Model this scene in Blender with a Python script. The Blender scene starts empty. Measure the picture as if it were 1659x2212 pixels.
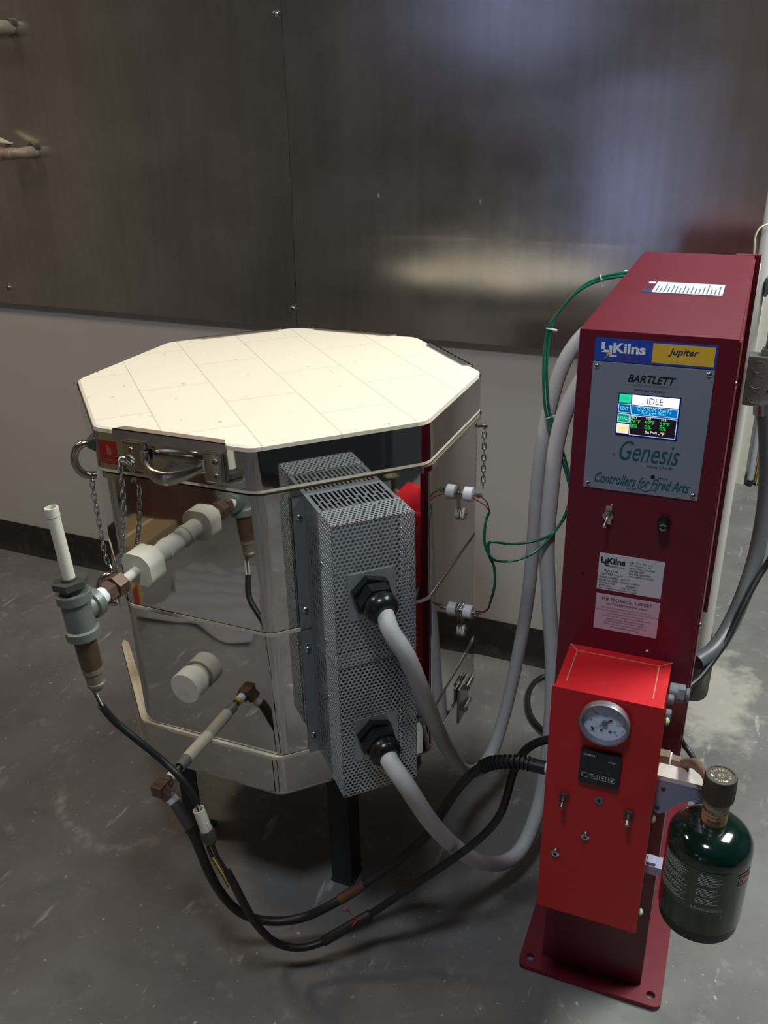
import bpy, bmesh, math, random
from mathutils import Vector, Matrix
random.seed(7)
sc = bpy.context.scene
COL = sc.collection
PI = math.pi
R = math.radians

# ------------------------------------------------------------------ camera, world, lights, exposure
cam_d = bpy.data.cameras.new('camera')
cam = bpy.data.objects.new('camera', cam_d)
COL.objects.link(cam)
cam_d.sensor_fit = 'VERTICAL'
cam_d.sensor_height = 36.0
cam_d.lens = 36.0 * 1942.35 / 2212.0
cam_d.clip_start = 0.05
_yaw, _pit, _rol = -0.42252590, -0.43661000, -0.02336453
_f = Vector((math.sin(_yaw) * math.cos(_pit), math.cos(_yaw) * math.cos(_pit), math.sin(_pit)))
_r = Vector((math.cos(_yaw), -math.sin(_yaw), 0))
_u = _r.cross(_f)
_r2 = _r * math.cos(_rol) + _u * math.sin(_rol)
_u2 = -_r * math.sin(_rol) + _u * math.cos(_rol)
_m = Matrix((_r2, _u2, -_f)).transposed().to_4x4()
_m.translation = Vector((1.07864, -1.91209, 1.33852))
cam.matrix_world = _m
sc.camera = cam

sc.view_settings.view_transform = 'Standard'
sc.view_settings.look = 'None'
sc.view_settings.gamma = 1.0
sc.view_settings.use_curve_mapping = False
sc.view_settings.exposure = 0.0

wd = bpy.data.worlds.new('world')
wd.use_nodes = True
wd.node_tree.nodes['Background'].inputs[0].default_value = (0.75, 0.85, 1.0, 1)
wd.node_tree.nodes['Background'].inputs[1].default_value = 0.02
sc.world = wd


def area_light(name, loc, size, power, color, direction=(0, 0, -1), spread=180):
    d = bpy.data.lights.new(name, 'AREA')
    d.shape = 'RECTANGLE'
    d.size, d.size_y = size
    d.energy = power
    d.color = color
    d.spread = R(spread)
    o = bpy.data.objects.new(name, d)
    COL.objects.link(o)
    o.location = loc
    o.rotation_euler = Vector(direction).to_track_quat('-Z', 'Y').to_euler()
    return o


COOL = (0.86, 0.95, 1.0)
WARM = (1.0, 0.80, 0.58)
FIXTURES = [  # centre, (size x, size y), watts, colour
    ((2.00, 0.15, 2.80), (0.55, 1.15), 106.0, (0.94, 1.0, 0.96)),
    ((0.85, -1.85, 2.80), (0.30, 0.30), 22.0, (0.84, 0.91, 1.0)),
    ((-1.25, -1.15, 2.80), (0.25, 0.40), 20.0, WARM),
]
for c_, s_, p_, k_ in FIXTURES:
    area_light('fixture_lamp', (c_[0], c_[1], c_[2] - 0.02), s_, p_, k_)

# ------------------------------------------------------------------ materials


def mat(name, col, rough=0.5, metal=0.0, var=0.0, vscale=30, bump=0.0, bscale=60, coat=0.0, spec=0.5, dust=None, dustw=0.0, dscale=40,
        stretch=None, rvar=0.0, emit=0.0):
    m = bpy.data.materials.new(name)
    m.use_nodes = True
    nt = m.node_tree
    b = nt.nodes['Principled BSDF']
    b.inputs['Base Color'].default_value = (*col, 1)
    b.inputs['Roughness'].default_value = rough
    b.inputs['Metallic'].default_value = metal
    b.inputs['Coat Weight'].default_value = coat
    b.inputs['Coat Roughness'].default_value = 0.05
    b.inputs['Specular IOR Level'].default_value = spec
    if emit:
        b.inputs['Emission Color'].default_value = (*col, 1)
        b.inputs['Emission Strength'].default_value = emit
    L = nt.links.new
    tc = nt.nodes.new('ShaderNodeTexCoord')
    src = tc.outputs['Object']
    if stretch:
        mp = nt.nodes.new('ShaderNodeMapping')
        mp.inputs['Scale'].default_value = stretch
        L(src, mp.inputs['Vector'])
        src = mp.outputs['Vector']
    last = None
    if var > 0 or rvar > 0:
        n = nt.nodes.new('ShaderNodeTexNoise')
        n.inputs['Scale'].default_value = vscale
        n.inputs['Detail'].default_value = 6
        L(src, n.inputs['Vector'])
        if var > 0:
            mx = nt.nodes.new('ShaderNodeMix')
            mx.data_type = 'RGBA'
            mx.inputs[6].default_value = (*[c * (1 - var) for c in col], 1)
            mx.inputs[7].default_value = (*[min(1, c * (1 + var)) for c in col], 1)
            L(n.outputs['Fac'], mx.inputs[0])
            last = mx.outputs[2]
        if rvar > 0:
            mr = nt.nodes.new('ShaderNodeMapRange')
            mr.inputs['From Min'].default_value = 0.3
            mr.inputs['From Max'].default_value = 0.7
            mr.inputs['To Min'].default_value = max(0, rough - rvar)
            mr.inputs['To Max'].default_value = min(1, rough + rvar)
            L(n.outputs['Fac'], mr.inputs['Value'])
            L(mr.outputs['Result'], b.inputs['Roughness'])
    if dust:
        n2 = nt.nodes.new('ShaderNodeTexNoise')
        n2.inputs['Scale'].default_value = dscale
        n2.inputs['Detail'].default_value = 8
        n2.inputs['Roughness'].default_value = 0.65
        L(src, n2.inputs['Vector'])
        rp = nt.nodes.new('ShaderNodeValToRGB')
        rp.color_ramp.elements[0].position = 0.62 - dustw * 0.25
        rp.color_ramp.elements[1].position = 0.78
        L(n2.outputs['Fac'], rp.inputs['Fac'])
        mx2 = nt.nodes.new('ShaderNodeMix')
        mx2.data_type = 'RGBA'
        mx2.inputs[6].default_value = (*col, 1)
        mx2.inputs[7].default_value = (*dust, 1)
        if last:
            L(last, mx2.inputs[6])
        ml = nt.nodes.new('ShaderNodeMath')
        ml.operation = 'MULTIPLY'
        ml.inputs[1].default_value = min(1, dustw * 2)
        L(rp.outputs['Color'], ml.inputs[0])
        L(ml.outputs[0], mx2.inputs[0])
        last = mx2.outputs[2]
    if last:
        L(last, b.inputs['Base Color'])
    if bump > 0:
        n3 = nt.nodes.new('ShaderNodeTexNoise')
        n3.inputs['Scale'].default_value = bscale
        n3.inputs['Detail'].default_value = 4
        L(src, n3.inputs['Vector'])
        bp = nt.nodes.new('ShaderNodeBump')
        bp.inputs['Strength'].default_value = bump
        bp.inputs['Distance'].default_value = 0.002
        L(n3.outputs['Fac'], bp.inputs['Height'])
        L(bp.outputs['Normal'], b.inputs['Normal'])
    return m


M = {}
M['wall'] = mat('wall_paint', (0.57, 0.54, 0.505), 0.75, var=0.05, vscale=6, bump=0.08, bscale=160, spec=0.3)
M['frontwall'] = mat('dark_wall_paint', (0.13, 0.12, 0.11), 0.8)
M['sidewall'] = mat('side_wall_paint', (0.30, 0.26, 0.21), 0.8)
M['darkwall'] = mat('navy_dark_wall', (0.03, 0.033, 0.042), 0.8)
M['ceiling'] = mat('ceiling_paint', (0.30, 0.29, 0.27), 0.9)
M['cream'] = mat('cream_paint', (0.62, 0.60, 0.52), 0.5, var=0.06, vscale=25)
M['base'] = mat('cove_base_vinyl', (0.022, 0.020, 0.018), 0.55, dust=(0.10, 0.085, 0.07), dustw=0.35, dscale=25)
M['mirror'] = mat('polished_stainless', (0.62, 0.61, 0.59), 0.035, 1.0, bump=0.012, bscale=7)
M['mirror_dull'] = mat('stainless_edge', (0.50, 0.47, 0.46), 0.42, 1.0, bump=0.05, bscale=50)
M['chrome'] = mat('chrome', (0.70, 0.67, 0.62), 0.16, 1.0, var=0.08, vscale=30)
M['nickel'] = mat('brushed_nickel', (0.50, 0.46, 0.40), 0.24, 1.0, var=0.1, vscale=60)
M['zinc'] = mat('zinc_plate', (0.62, 0.64, 0.66), 0.25, 1.0)
M['steel_dark'] = mat('dull_steel', (0.35, 0.33, 0.31), 0.35, 1.0)
M['galv_paint'] = mat('grey_box_paint', (0.27, 0.29, 0.30), 0.38, 0.55, var=0.08, vscale=20)
M['perf'] = mat('silver_perforated', (0.48, 0.52, 0.54), 0.38, 0.55, var=0.05, vscale=40)
M['patch'] = mat('flattened_cover_patch', (0.36, 0.39, 0.41), 0.4, 0.5, var=0.15, vscale=160, bump=0.3, bscale=160)
M['inner'] = mat('box_inner', (0.20, 0.23, 0.245), 0.6, 0.1)
M['stand'] = mat('stand_paint', (0.022, 0.024, 0.027), 0.6)
M['maroon'] = mat('maroon_enamel', (0.135, 0.006, 0.020), 0.36, var=0.05, vscale=30, bump=0.03, bscale=350, dust=(0.55, 0.38, 0.38), dustw=0.06, dscale=9)
M['maroon_d'] = mat('maroon_enamel_plain', (0.15, 0.006, 0.018), 0.38, bump=0.03, bscale=350)
M['red'] = mat('red_enamel', (0.54, 0.010, 0.016), 0.42, var=0.04, vscale=20, bump=0.02, bscale=250, dust=(0.45, 0.16, 0.14), dustw=0.10, dscale=14)
M['reddust'] = mat('dust_line', (0.50, 0.17, 0.14), 0.9)
M['fiber'] = mat('white_ceramic', (0.70, 0.67, 0.55), 0.75, var=0.04, vscale=30, bump=0.15, bscale=120)
M['fiberold'] = mat('aged_ceramic', (0.62, 0.56, 0.42), 0.75, var=0.10, vscale=25, bump=0.12, bscale=120)
M['porcelain'] = mat('porcelain', (0.90, 0.91, 0.93), 0.3)
M['galv'] = mat('galvanised_iron', (0.21, 0.225, 0.21), 0.5, 0.45, var=0.15, vscale=40, bump=0.25, bscale=180)
M['iron'] = mat('dark_iron', (0.075, 0.075, 0.065), 0.55, 0.3, bump=0.2, bscale=120)
M['bronze'] = mat('tarnished_brass', (0.17, 0.105, 0.075), 0.5, 0.6, var=0.2, vscale=60)
M['sensorbrown'] = mat('heat_stained_steel', (0.15, 0.095, 0.055), 0.45, 0.6, var=0.3, vscale=50, stretch=(1, 1, 0.4))
M['sensortip'] = mat('olive_steel', (0.25, 0.23, 0.17), 0.5, 0.5)
M['greysleeve'] = mat('dull_grey_sleeve', (0.24, 0.225, 0.205), 0.5, 0.3, var=0.1)
M['tape'] = mat('thread_tape', (0.80, 0.81, 0.83), 0.6, bump=0.4, bscale=200)
M['yellow'] = mat('yellow_tape', (0.55, 0.40, 0.03), 0.5)
M['rubber'] = mat('black_rubber', (0.012, 0.012, 0.012), 0.45, bump=0.08, bscale=200, dust=(0.06, 0.055, 0.045), dustw=0.2, dscale=30)
M['plastic'] = mat('black_plastic', (0.010, 0.011, 0.012), 0.26)
M['greyboot'] = mat('grey_boot', (0.06, 0.06, 0.055), 0.6)
M['rust'] = mat('rusty_coupling', (0.12, 0.06, 0.035), 0.6, 0.4, var=0.3, vscale=60)
M['conduit'] = mat('grey_conduit_jacket', (0.57, 0.56, 0.565), 0.55, var=0.05, vscale=12)
M['dconduit'] = mat('dark_conduit_jacket', (0.085, 0.09, 0.10), 0.42, dust=(0.30, 0.32, 0.33), dustw=0.10, dscale=60)
M['greenwire'] = mat('green_wire', (0.004, 0.15, 0.085), 0.35)
M['redwire'] = mat('red_wire', (0.45, 0.015, 0.015), 0.4)
M['blackwire'] = mat('black_wire', (0.01, 0.01, 0.01), 0.4)
M['whitewire'] = mat('white_wire', (0.75, 0.75, 0.75), 0.4)
M['orange'] = mat('orange_sleeve', (0.55, 0.33, 0.06), 0.5)
M['tie'] = mat('white_nylon', (0.62, 0.64, 0.66), 0.5)
M['plate'] = mat('grey_faceplate', (0.26, 0.30, 0.37), 0.36, 0.2, bump=0.03, bscale=400)
M['blue'] = mat('decal_blue', (0.016, 0.075, 0.46), 0.35)
M['gold'] = mat('decal_gold', (0.86, 0.52, 0.05), 0.4)
M['white'] = mat('print_white', (0.88, 0.90, 0.95), 0.5)
M['pale'] = mat('print_pale_yellow', (0.80, 0.62, 0.25), 0.5)
M['redprint'] = mat('print_red', (0.35, 0.01, 0.05), 0.5)
M['black'] = mat('print_black', (0.006, 0.007, 0.012), 0.4)
M['navy'] = mat('print_navy', (0.012, 0.03, 0.10), 0.5)
M['teal'] = mat('print_teal', (0.003, 0.085, 0.13), 0.45)
M['label'] = mat('label_white', (0.56, 0.60, 0.66), 0.4)
M['label2'] = mat('label_red_reflection', (0.58, 0.44, 0.55), 0.3)  # white label; the red box's reflection is put into its colour as pink
M['labeltop'] = mat('label_top', (0.62, 0.70, 0.70), 0.4)
M['greyprint'] = mat('print_grey', (0.13, 0.13, 0.14), 0.5)
M['warnred'] = mat('warning_red', (0.30, 0.018, 0.008), 0.4)
M['warnpink'] = mat('warning_print', (0.36, 0.10, 0.07), 0.5)
M['glassgreen'] = mat('propane_green', (0.002, 0.013, 0.009), 0.10, coat=0.7)
M['bottlelabel'] = mat('bottle_label_green', (0.022, 0.040, 0.016), 0.16, coat=0.5)
M['bottleblack'] = mat('bottle_base_black', (0.006, 0.007, 0.007), 0.35)
M['tan'] = mat('tan_neck_label', (0.40, 0.22, 0.09), 0.45)
M['knob'] = mat('brown_plastic_knob', (0.045, 0.034, 0.030), 0.55, dust=(0.20, 0.17, 0.12), dustw=0.2, dscale=80)
M['knobtop'] = mat('knob_dial', (0.055, 0.045, 0.026), 0.5)
M['cream_print'] = mat('print_cream', (0.70, 0.64, 0.42), 0.5)
M['copper'] = mat('tarnished_copper', (0.20, 0.15, 0.115), 0.55, 0.3, var=0.2, vscale=40)
M['bracket'] = mat('grey_blue_bracket', (0.27, 0.29, 0.40), 0.45, 0.1)
M['dustwhite'] = mat('dusty_top', (0.52, 0.48, 0.44), 0.9, var=0.1, vscale=60)
M['gauge'] = mat('gauge_dial', (0.70, 0.80, 1.0), 0.5)
M['bezel'] = mat('gauge_bezel', (0.26, 0.24, 0.27), 0.4, 0.5)
M['omega'] = mat('black_controller', (0.008, 0.012, 0.017), 0.22)
M['greenbump'] = mat('pale_green_rubber', (0.36, 0.47, 0.26), 0.6)
M['greyplug'] = mat('grey_plug', (0.13, 0.14, 0.16), 0.45)
M['hole'] = mat('dark_hole', (0.004, 0.004, 0.004), 0.8)
M['pipe'] = mat('tan_pipe', (0.36, 0.30, 0.23), 0.55, 0.2, var=0.25, vscale=40)
M['pvc'] = mat('grey_pvc', (0.36, 0.37, 0.43), 0.45)
M['straw'] = mat('broom_straw', (0.46, 0.34, 0.15), 0.85, var=0.3, vscale=60, stretch=(1, 1, 0.1))
M['bag'] = mat('cloudy_plastic', (0.24, 0.23, 0.245), 0.30)
M['sack_y'] = mat('sack_yellow', (0.55, 0.33, 0.03), 0.45)
M['sack_r'] = mat('sack_red', (0.35, 0.01, 0.02), 0.45)
M['wood'] = mat('tan_wood', (0.36, 0.22, 0.11), 0.55, var=0.15, vscale=8, stretch=(1, 1, 0.08))
M['card'] = mat('cardboard', (0.30, 0.21, 0.11), 0.8, var=0.05)
M['chairbrown'] = mat('brown_leather', (0.075, 0.03, 0.018), 0.4)
M['fixture'] = mat('fixture_white', (0.7, 0.7, 0.7), 0.5)


def emis(name, col, s):
    m = bpy.data.materials.new(name)
    m.use_nodes = True
    nt = m.node_tree
    nt.nodes.remove(nt.nodes['Principled BSDF'])
    e = nt.nodes.new('ShaderNodeEmission')
    e.inputs[0].default_value = (*col, 1)
    e.inputs[1].default_value = s
    nt.links.new(e.outputs[0], nt.nodes['Material Output'].inputs[0])
    return m


M['e_white'] = emis('screen_white', (0.95, 0.97, 1.0), 1.15)
M['e_green'] = emis('screen_green', (0.0, 0.50, 0.18), 1.0)
M['e_greend'] = emis('screen_green_dim', (0.0, 0.36, 0.16), 1.0)
M['e_mint'] = emis('screen_mint', (0.03, 0.68, 0.36), 1.0)
M['e_blue'] = emis('screen_blue', (0.0, 0.16, 0.48), 1.0)
M['e_edit'] = emis('screen_edit_blue', (0.0, 0.12, 0.33), 1.0)
M['e_yellow'] = emis('screen_cream', (1.0, 0.85, 0.50), 1.0)
M['e_yellow2'] = emis('screen_gold', (0.95, 0.68, 0.25), 1.0)
M['e_navy'] = emis('screen_navy', (0.003, 0.004, 0.09), 1.0)
M['e_dark'] = emis('screen_dark', (0.012, 0.008, 0.014), 1.0)
M['e_ink'] = emis('screen_ink', (0.01, 0.02, 0.12), 1.0)
M['e_lime'] = emis('screen_lime', (0.02, 0.85, 0.08), 1.0)
M['e_cyan'] = emis('screen_cyan', (0.25, 0.85, 0.95), 1.0)
M['e_line'] = emis('screen_line', (0.55, 0.75, 1.0), 1.0)
M['window'] = emis('window_glow', (0.42, 0.52, 1.0), 1.6)


def floor_material():
    m = bpy.data.materials.new('worn_grey_concrete')
    m.use_nodes = True
    nt = m.node_tree
    L = nt.links.new
    b = nt.nodes['Principled BSDF']
    tc = nt.nodes.new('ShaderNodeTexCoord')
    P = tc.outputs['Object']

    def noise(scale, detail=6, rough=0.6, vec=P):
        n = nt.nodes.new('ShaderNodeTexNoise')
        n.inputs['Scale'].default_value = scale
        n.inputs['Detail'].default_value = detail
        n.inputs['Roughness'].default_value = rough
        L(vec, n.inputs['Vector'])
        return n.outputs['Fac']

    def ramp(fac, stops):
        r = nt.nodes.new('ShaderNodeValToRGB')
        els = r.color_ramp.elements
        while len(els) < len(stops):
            els.new(0.5)
        for e, (p, c) in zip(els, stops):
            e.position = p
            e.color = (*c, 1) if len(c) == 3 else c
        L(fac, r.inputs['Fac'])
        return r.outputs['Color']

    def mix(fac, a, c):
        x = nt.nodes.new('ShaderNodeMix')
        x.data_type = 'RGBA'
        L(fac, x.inputs[0])
        if isinstance(a, tuple):
            x.inputs[6].default_value = (*a, 1)
        else:
            L(a, x.inputs[6])
        if isinstance(c, tuple):
            x.inputs[7].default_value = (*c, 1)
        else:
            L(c, x.inputs[7])
        return x.outputs[2]

    def math_(op, a, bb):
        x = nt.nodes.new('ShaderNodeMath')
        x.operation = op
        for i, v in enumerate((a, bb)):
            if isinstance(v, (int, float)):
                x.inputs[i].default_value = v
            else:
                L(v, x.inputs[i])
        return x.outputs[0]
    g = (0.5, 0.5, 0.5)
    base = ramp(noise(3.2, 8, 0.55), [(0.30, (0.128, 0.120, 0.115)), (0.52, (0.165, 0.158, 0.152)), (0.72, (0.208, 0.206, 0.198))])
    # dark worn blotches
    bl = ramp(noise(7.0, 9, 0.62), [(0.34, (1, 1, 1)), (0.47, (0, 0, 0))])
    base = mix(math_('MULTIPLY', bl, 0.35), base, (0.085, 0.083, 0.078))
    # chalky scuffs
    sc_ = ramp(noise(17.0, 10, 0.70), [(0.575, (0, 0, 0)), (0.70, (1, 1, 1))])
    base = mix(math_('MULTIPLY', sc_, 0.34), base, (0.46, 0.43, 0.39))
    # clay specks
    sp = ramp(noise(85.0, 3, 0.55), [(0.685, (0, 0, 0)), (0.73, (1, 1, 1))])
    base = mix(math_('MULTIPLY', sp, 0.65), base, (0.62, 0.60, 0.55))
    sp2 = ramp(noise(36.0, 4, 0.6), [(0.69, (0, 0, 0)), (0.73, (1, 1, 1))])
    base = mix(math_('MULTIPLY', sp2, 0.5), base, (0.50, 0.47, 0.43))
    # streaks of spilled slip, elongated
    mp = nt.nodes.new('ShaderNodeMapping')
    mp.inputs['Rotation'].default_value = (0, 0, 0.9)
    mp.inputs['Scale'].default_value = (14, 3.2, 1)
    L(P, mp.inputs['Vector'])
    st = ramp(noise(1.9, 9, 0.62, mp.outputs['Vector']), [(0.635, (0, 0, 0)), (0.70, (1, 1, 1))])
    base = mix(math_('MULTIPLY', st, 0.60), base, (0.50, 0.47, 0.42))
    # old ring stain
    sep = nt.nodes.new('ShaderNodeSeparateXYZ')
    L(P, sep.inputs[0])
    dx = math_('SUBTRACT', sep.outputs[0], -0.02)
    dy = math_('SUBTRACT', sep.outputs[1], -0.785)
    rr = math_('SQRT', math_('ADD', math_('MULTIPLY', dx, dx), math_('MULTIPLY', dy, dy)), 0)
    rr = math_('ADD', rr, math_('MULTIPLY', math_('SUBTRACT', noise(9, 6), 0.5), 0.10))
    dd = math_('ABSOLUTE', math_('SUBTRACT', rr, 0.148), 0)
    ring = math_('SUBTRACT', 1.0, math_('MULTIPLY', dd, 55.0))
    ring = math_('MAXIMUM', ring, 0.0)
    low = math_('MINIMUM', math_('MAXIMUM', math_('MULTIPLY', math_('SUBTRACT', -0.02, dy), 20), 0), 1)
    ring = math_('MULTIPLY', math_('MULTIPLY', ring, low), ramp(noise(45, 8, 0.7), [(0.40, (0, 0, 0)), (0.60, (1, 1, 1))]))
    base = mix(math_('MULTIPLY', ring, 0.55), base, (0.42, 0.39, 0.34))
    # dried plaster swept up against the end of the wall
    ex = math_('SUBTRACT', sep.outputs[0], 1.07)
    ey = math_('SUBTRACT', sep.outputs[1], 0.02)
    er = math_('SQRT', math_('ADD', math_('MULTIPLY', ex, ex), math_('MULTIPLY', math_('MULTIPLY', ey, ey), 0.25)), 0)
    er = math_('ADD', er, math_('MULTIPLY', math_('SUBTRACT', noise(16, 7, 0.65), 0.5), 0.22))
    pl = math_('MAXIMUM', math_('SUBTRACT', 1.0, math_('MULTIPLY', er, 9.0)), 0.0)
    base = mix(math_('MINIMUM', math_('MULTIPLY', pl, 1.2), 0.6), base, (0.50, 0.47, 0.39))
    L(base, b.inputs['Base Color'])
    b.inputs['Specular IOR Level'].default_value = 0.4
    rg = ramp(noise(6, 6), [(0.3, (0.42, 0.42, 0.42)), (0.7, (0.62, 0.62, 0.62))])
    L(rg, b.inputs['Roughness'])
    bp = nt.nodes.new('ShaderNodeBump')
    bp.inputs['Strength'].default_value = 0.12
    bp.inputs['Distance'].default_value = 0.002
    L(noise(40, 8), bp.inputs['Height'])
    L(bp.outputs['Normal'], b.inputs['Normal'])
    return m


def sheet_material():
    """brushed stainless wall cladding, smudged"""
    m = bpy.data.materials.new('brushed_stainless_sheet')
    m.use_nodes = True
    nt = m.node_tree
    L = nt.links.new
    b = nt.nodes['Principled BSDF']
    b.inputs['Metallic'].default_value = 1.0
    tc = nt.nodes.new('ShaderNodeTexCoord')
    mp = nt.nodes.new('ShaderNodeMapping')
    mp.inputs['Scale'].default_value = (60, 60, 1.2)
    L(tc.outputs['Object'], mp.inputs['Vector'])
    n1 = nt.nodes.new('ShaderNodeTexNoise')
    n1.inputs['Scale'].default_value = 1.0
    n1.inputs['Detail'].default_value = 6
    L(mp.outputs['Vector'], n1.inputs['Vector'])
    n2 = nt.nodes.new('ShaderNodeTexNoise')
    n2.inputs['Scale'].default_value = 4.0
    n2.inputs['Detail'].default_value = 8
    n2.inputs['Roughness'].default_value = 0.6
    L(tc.outputs['Object'], n2.inputs['Vector'])
    ad = nt.nodes.new('ShaderNodeMath')
    ad.operation = 'ADD'
    ml = nt.nodes.new('ShaderNodeMath')
    ml.operation = 'MULTIPLY'
    ml.inputs[1].default_value = 0.35
    L(n1.outputs['Fac'], ml.inputs[0])
    L(ml.outputs[0], ad.inputs[0])
    L(n2.outputs['Fac'], ad.inputs[1])
    rp = nt.nodes.new('ShaderNodeValToRGB')
    rp.color_ramp.elements[0].position = 0.45
    rp.color_ramp.elements[0].color = (0.40, 0.375, 0.345, 1)
    rp.color_ramp.elements[1].position = 0.95
    rp.color_ramp.elements[1].color = (0.60, 0.57, 0.54, 1)
    L(ad.outputs[0], rp.inputs['Fac'])
    # white splashes of slip
    n4 = nt.nodes.new('ShaderNodeTexNoise')
    n4.inputs['Scale'].default_value = 26.0
    n4.inputs['Detail'].default_value = 3
    mp2 = nt.nodes.new('ShaderNodeMapping')
    mp2.inputs['Scale'].default_value = (1, 1, 0.45)
    L(tc.outputs['Object'], mp2.inputs['Vector'])
    L(mp2.outputs['Vector'], n4.inputs['Vector'])
    r4 = nt.nodes.new('ShaderNodeValToRGB')
    r4.color_ramp.elements[0].position = 0.755
    r4.color_ramp.elements[1].position = 0.80
    L(n4.outputs['Fac'], r4.inputs['Fac'])
    mr = nt.nodes.new('ShaderNodeMapRange')
    mr.inputs['From Min'].default_value = 0.3
    mr.inputs['From Max'].default_value = 0.75
    mr.inputs['To Min'].default_value = 0.15
    mr.inputs['To Max'].default_value = 0.27
    L(n2.outputs['Fac'], mr.inputs['Value'])
    L(mr.outputs['Result'], b.inputs['Roughness'])
    b.inputs['Anisotropic'].default_value = 0.35
    L(rp.outputs['Color'], b.inputs['Base Color'])
    sm = nt.nodes.new('ShaderNodeMath')
    sm.operation = 'SUBTRACT'
    sm.inputs[0].default_value = 1.0
    L(r4.outputs['Color'], sm.inputs[1])
    sm2 = nt.nodes.new('ShaderNodeMath')
    sm2.operation = 'MULTIPLY'
    sm2.inputs[1].default_value = 0.90
    L(sm.outputs[0], sm2.inputs[0])
    L(sm2.outputs[0], b.inputs['Metallic'])
    bp = nt.nodes.new('ShaderNodeBump')
    bp.inputs['Strength'].default_value = 0.05
    bp.inputs['Distance'].default_value = 0.001
    L(n1.outputs['Fac'], bp.inputs['Height'])
    L(bp.outputs['Normal'], b.inputs['Normal'])
    return m


def lid_brick_material():
    m = bpy.data.materials.new('cream_insulating_firebrick')
    m.use_nodes = True
    nt = m.node_tree
    L = nt.links.new
    b = nt.nodes['Principled BSDF']
    b.inputs['Roughness'].default_value = 0.9
    b.inputs['Specular IOR Level'].default_value = 0.15
    tc = nt.nodes.new('ShaderNodeTexCoord')
    mp = nt.nodes.new('ShaderNodeMapping')
    mp.inputs['Rotation'].default_value = (0, 0, PI / 4 )
    mp.inputs['Location'].default_value = (0.125, 0.0, 0)
    L(tc.outputs['Object'], mp.inputs['Vector'])
    n = nt.nodes.new('ShaderNodeTexNoise')
    n.inputs['Scale'].default_value = 30
    n.inputs['Detail'].default_value = 5
    L(tc.outputs['Object'], n.inputs['Vector'])
    br = nt.nodes.new('ShaderNodeTexBrick')
    br.inputs['Scale'].default_value = 1.0
    br.inputs['Brick Width'].default_value = 0.229
    br.inputs['Row Height'].default_value = 0.1135
    br.inputs['Mortar Size'].default_value = 0.0011
    br.inputs['Mortar Smooth'].default_value = 0.6
    br.inputs['Color1'].default_value = (0.83, 0.745, 0.60, 1)
    br.inputs['Color2'].default_value = (0.86, 0.775, 0.63, 1)
    br.inputs['Mortar'].default_value = (0.60, 0.51, 0.40, 1)
    L(mp.outputs['Vector'], br.inputs['Vector'])
    # a few pinholes and chips
    n2 = nt.nodes.new('ShaderNodeTexNoise')
    n2.inputs['Scale'].default_value = 70
    n2.inputs['Detail'].default_value = 2
    L(tc.outputs['Object'], n2.inputs['Vector'])
    rp = nt.nodes.new('ShaderNodeValToRGB')
    rp.color_ramp.elements[0].position = 0.725
    rp.color_ramp.elements[1].position = 0.76
    L(n2.outputs['Fac'], rp.inputs['Fac'])
    mx = nt.nodes.new('ShaderNodeMix')
    mx.data_type = 'RGBA'
    L(rp.outputs['Color'], mx.inputs[0])
    L(br.outputs['Color'], mx.inputs[6])
    mx.inputs[7].default_value = (0.55, 0.46, 0.36, 1)
    L(mx.outputs[2], b.inputs['Base Color'])
    bp = nt.nodes.new('ShaderNodeBump')
    bp.inputs['Strength'].default_value = 0.15
    bp.inputs['Distance'].default_value = 0.001
    L(n.outputs['Fac'], bp.inputs['Height'])
    L(bp.outputs['Normal'], b.inputs['Normal'])
    return m


M['floor'] = floor_material()
M['sheet'] = sheet_material()
M['lidbrick'] = lid_brick_material()
M['brick'] = mat('kiln_brick_edge', (0.70, 0.62, 0.48), 0.9, var=0.08, vscale=60, bump=0.2, bscale=150, spec=0.2)

# ------------------------------------------------------------------ mesh builder


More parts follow.
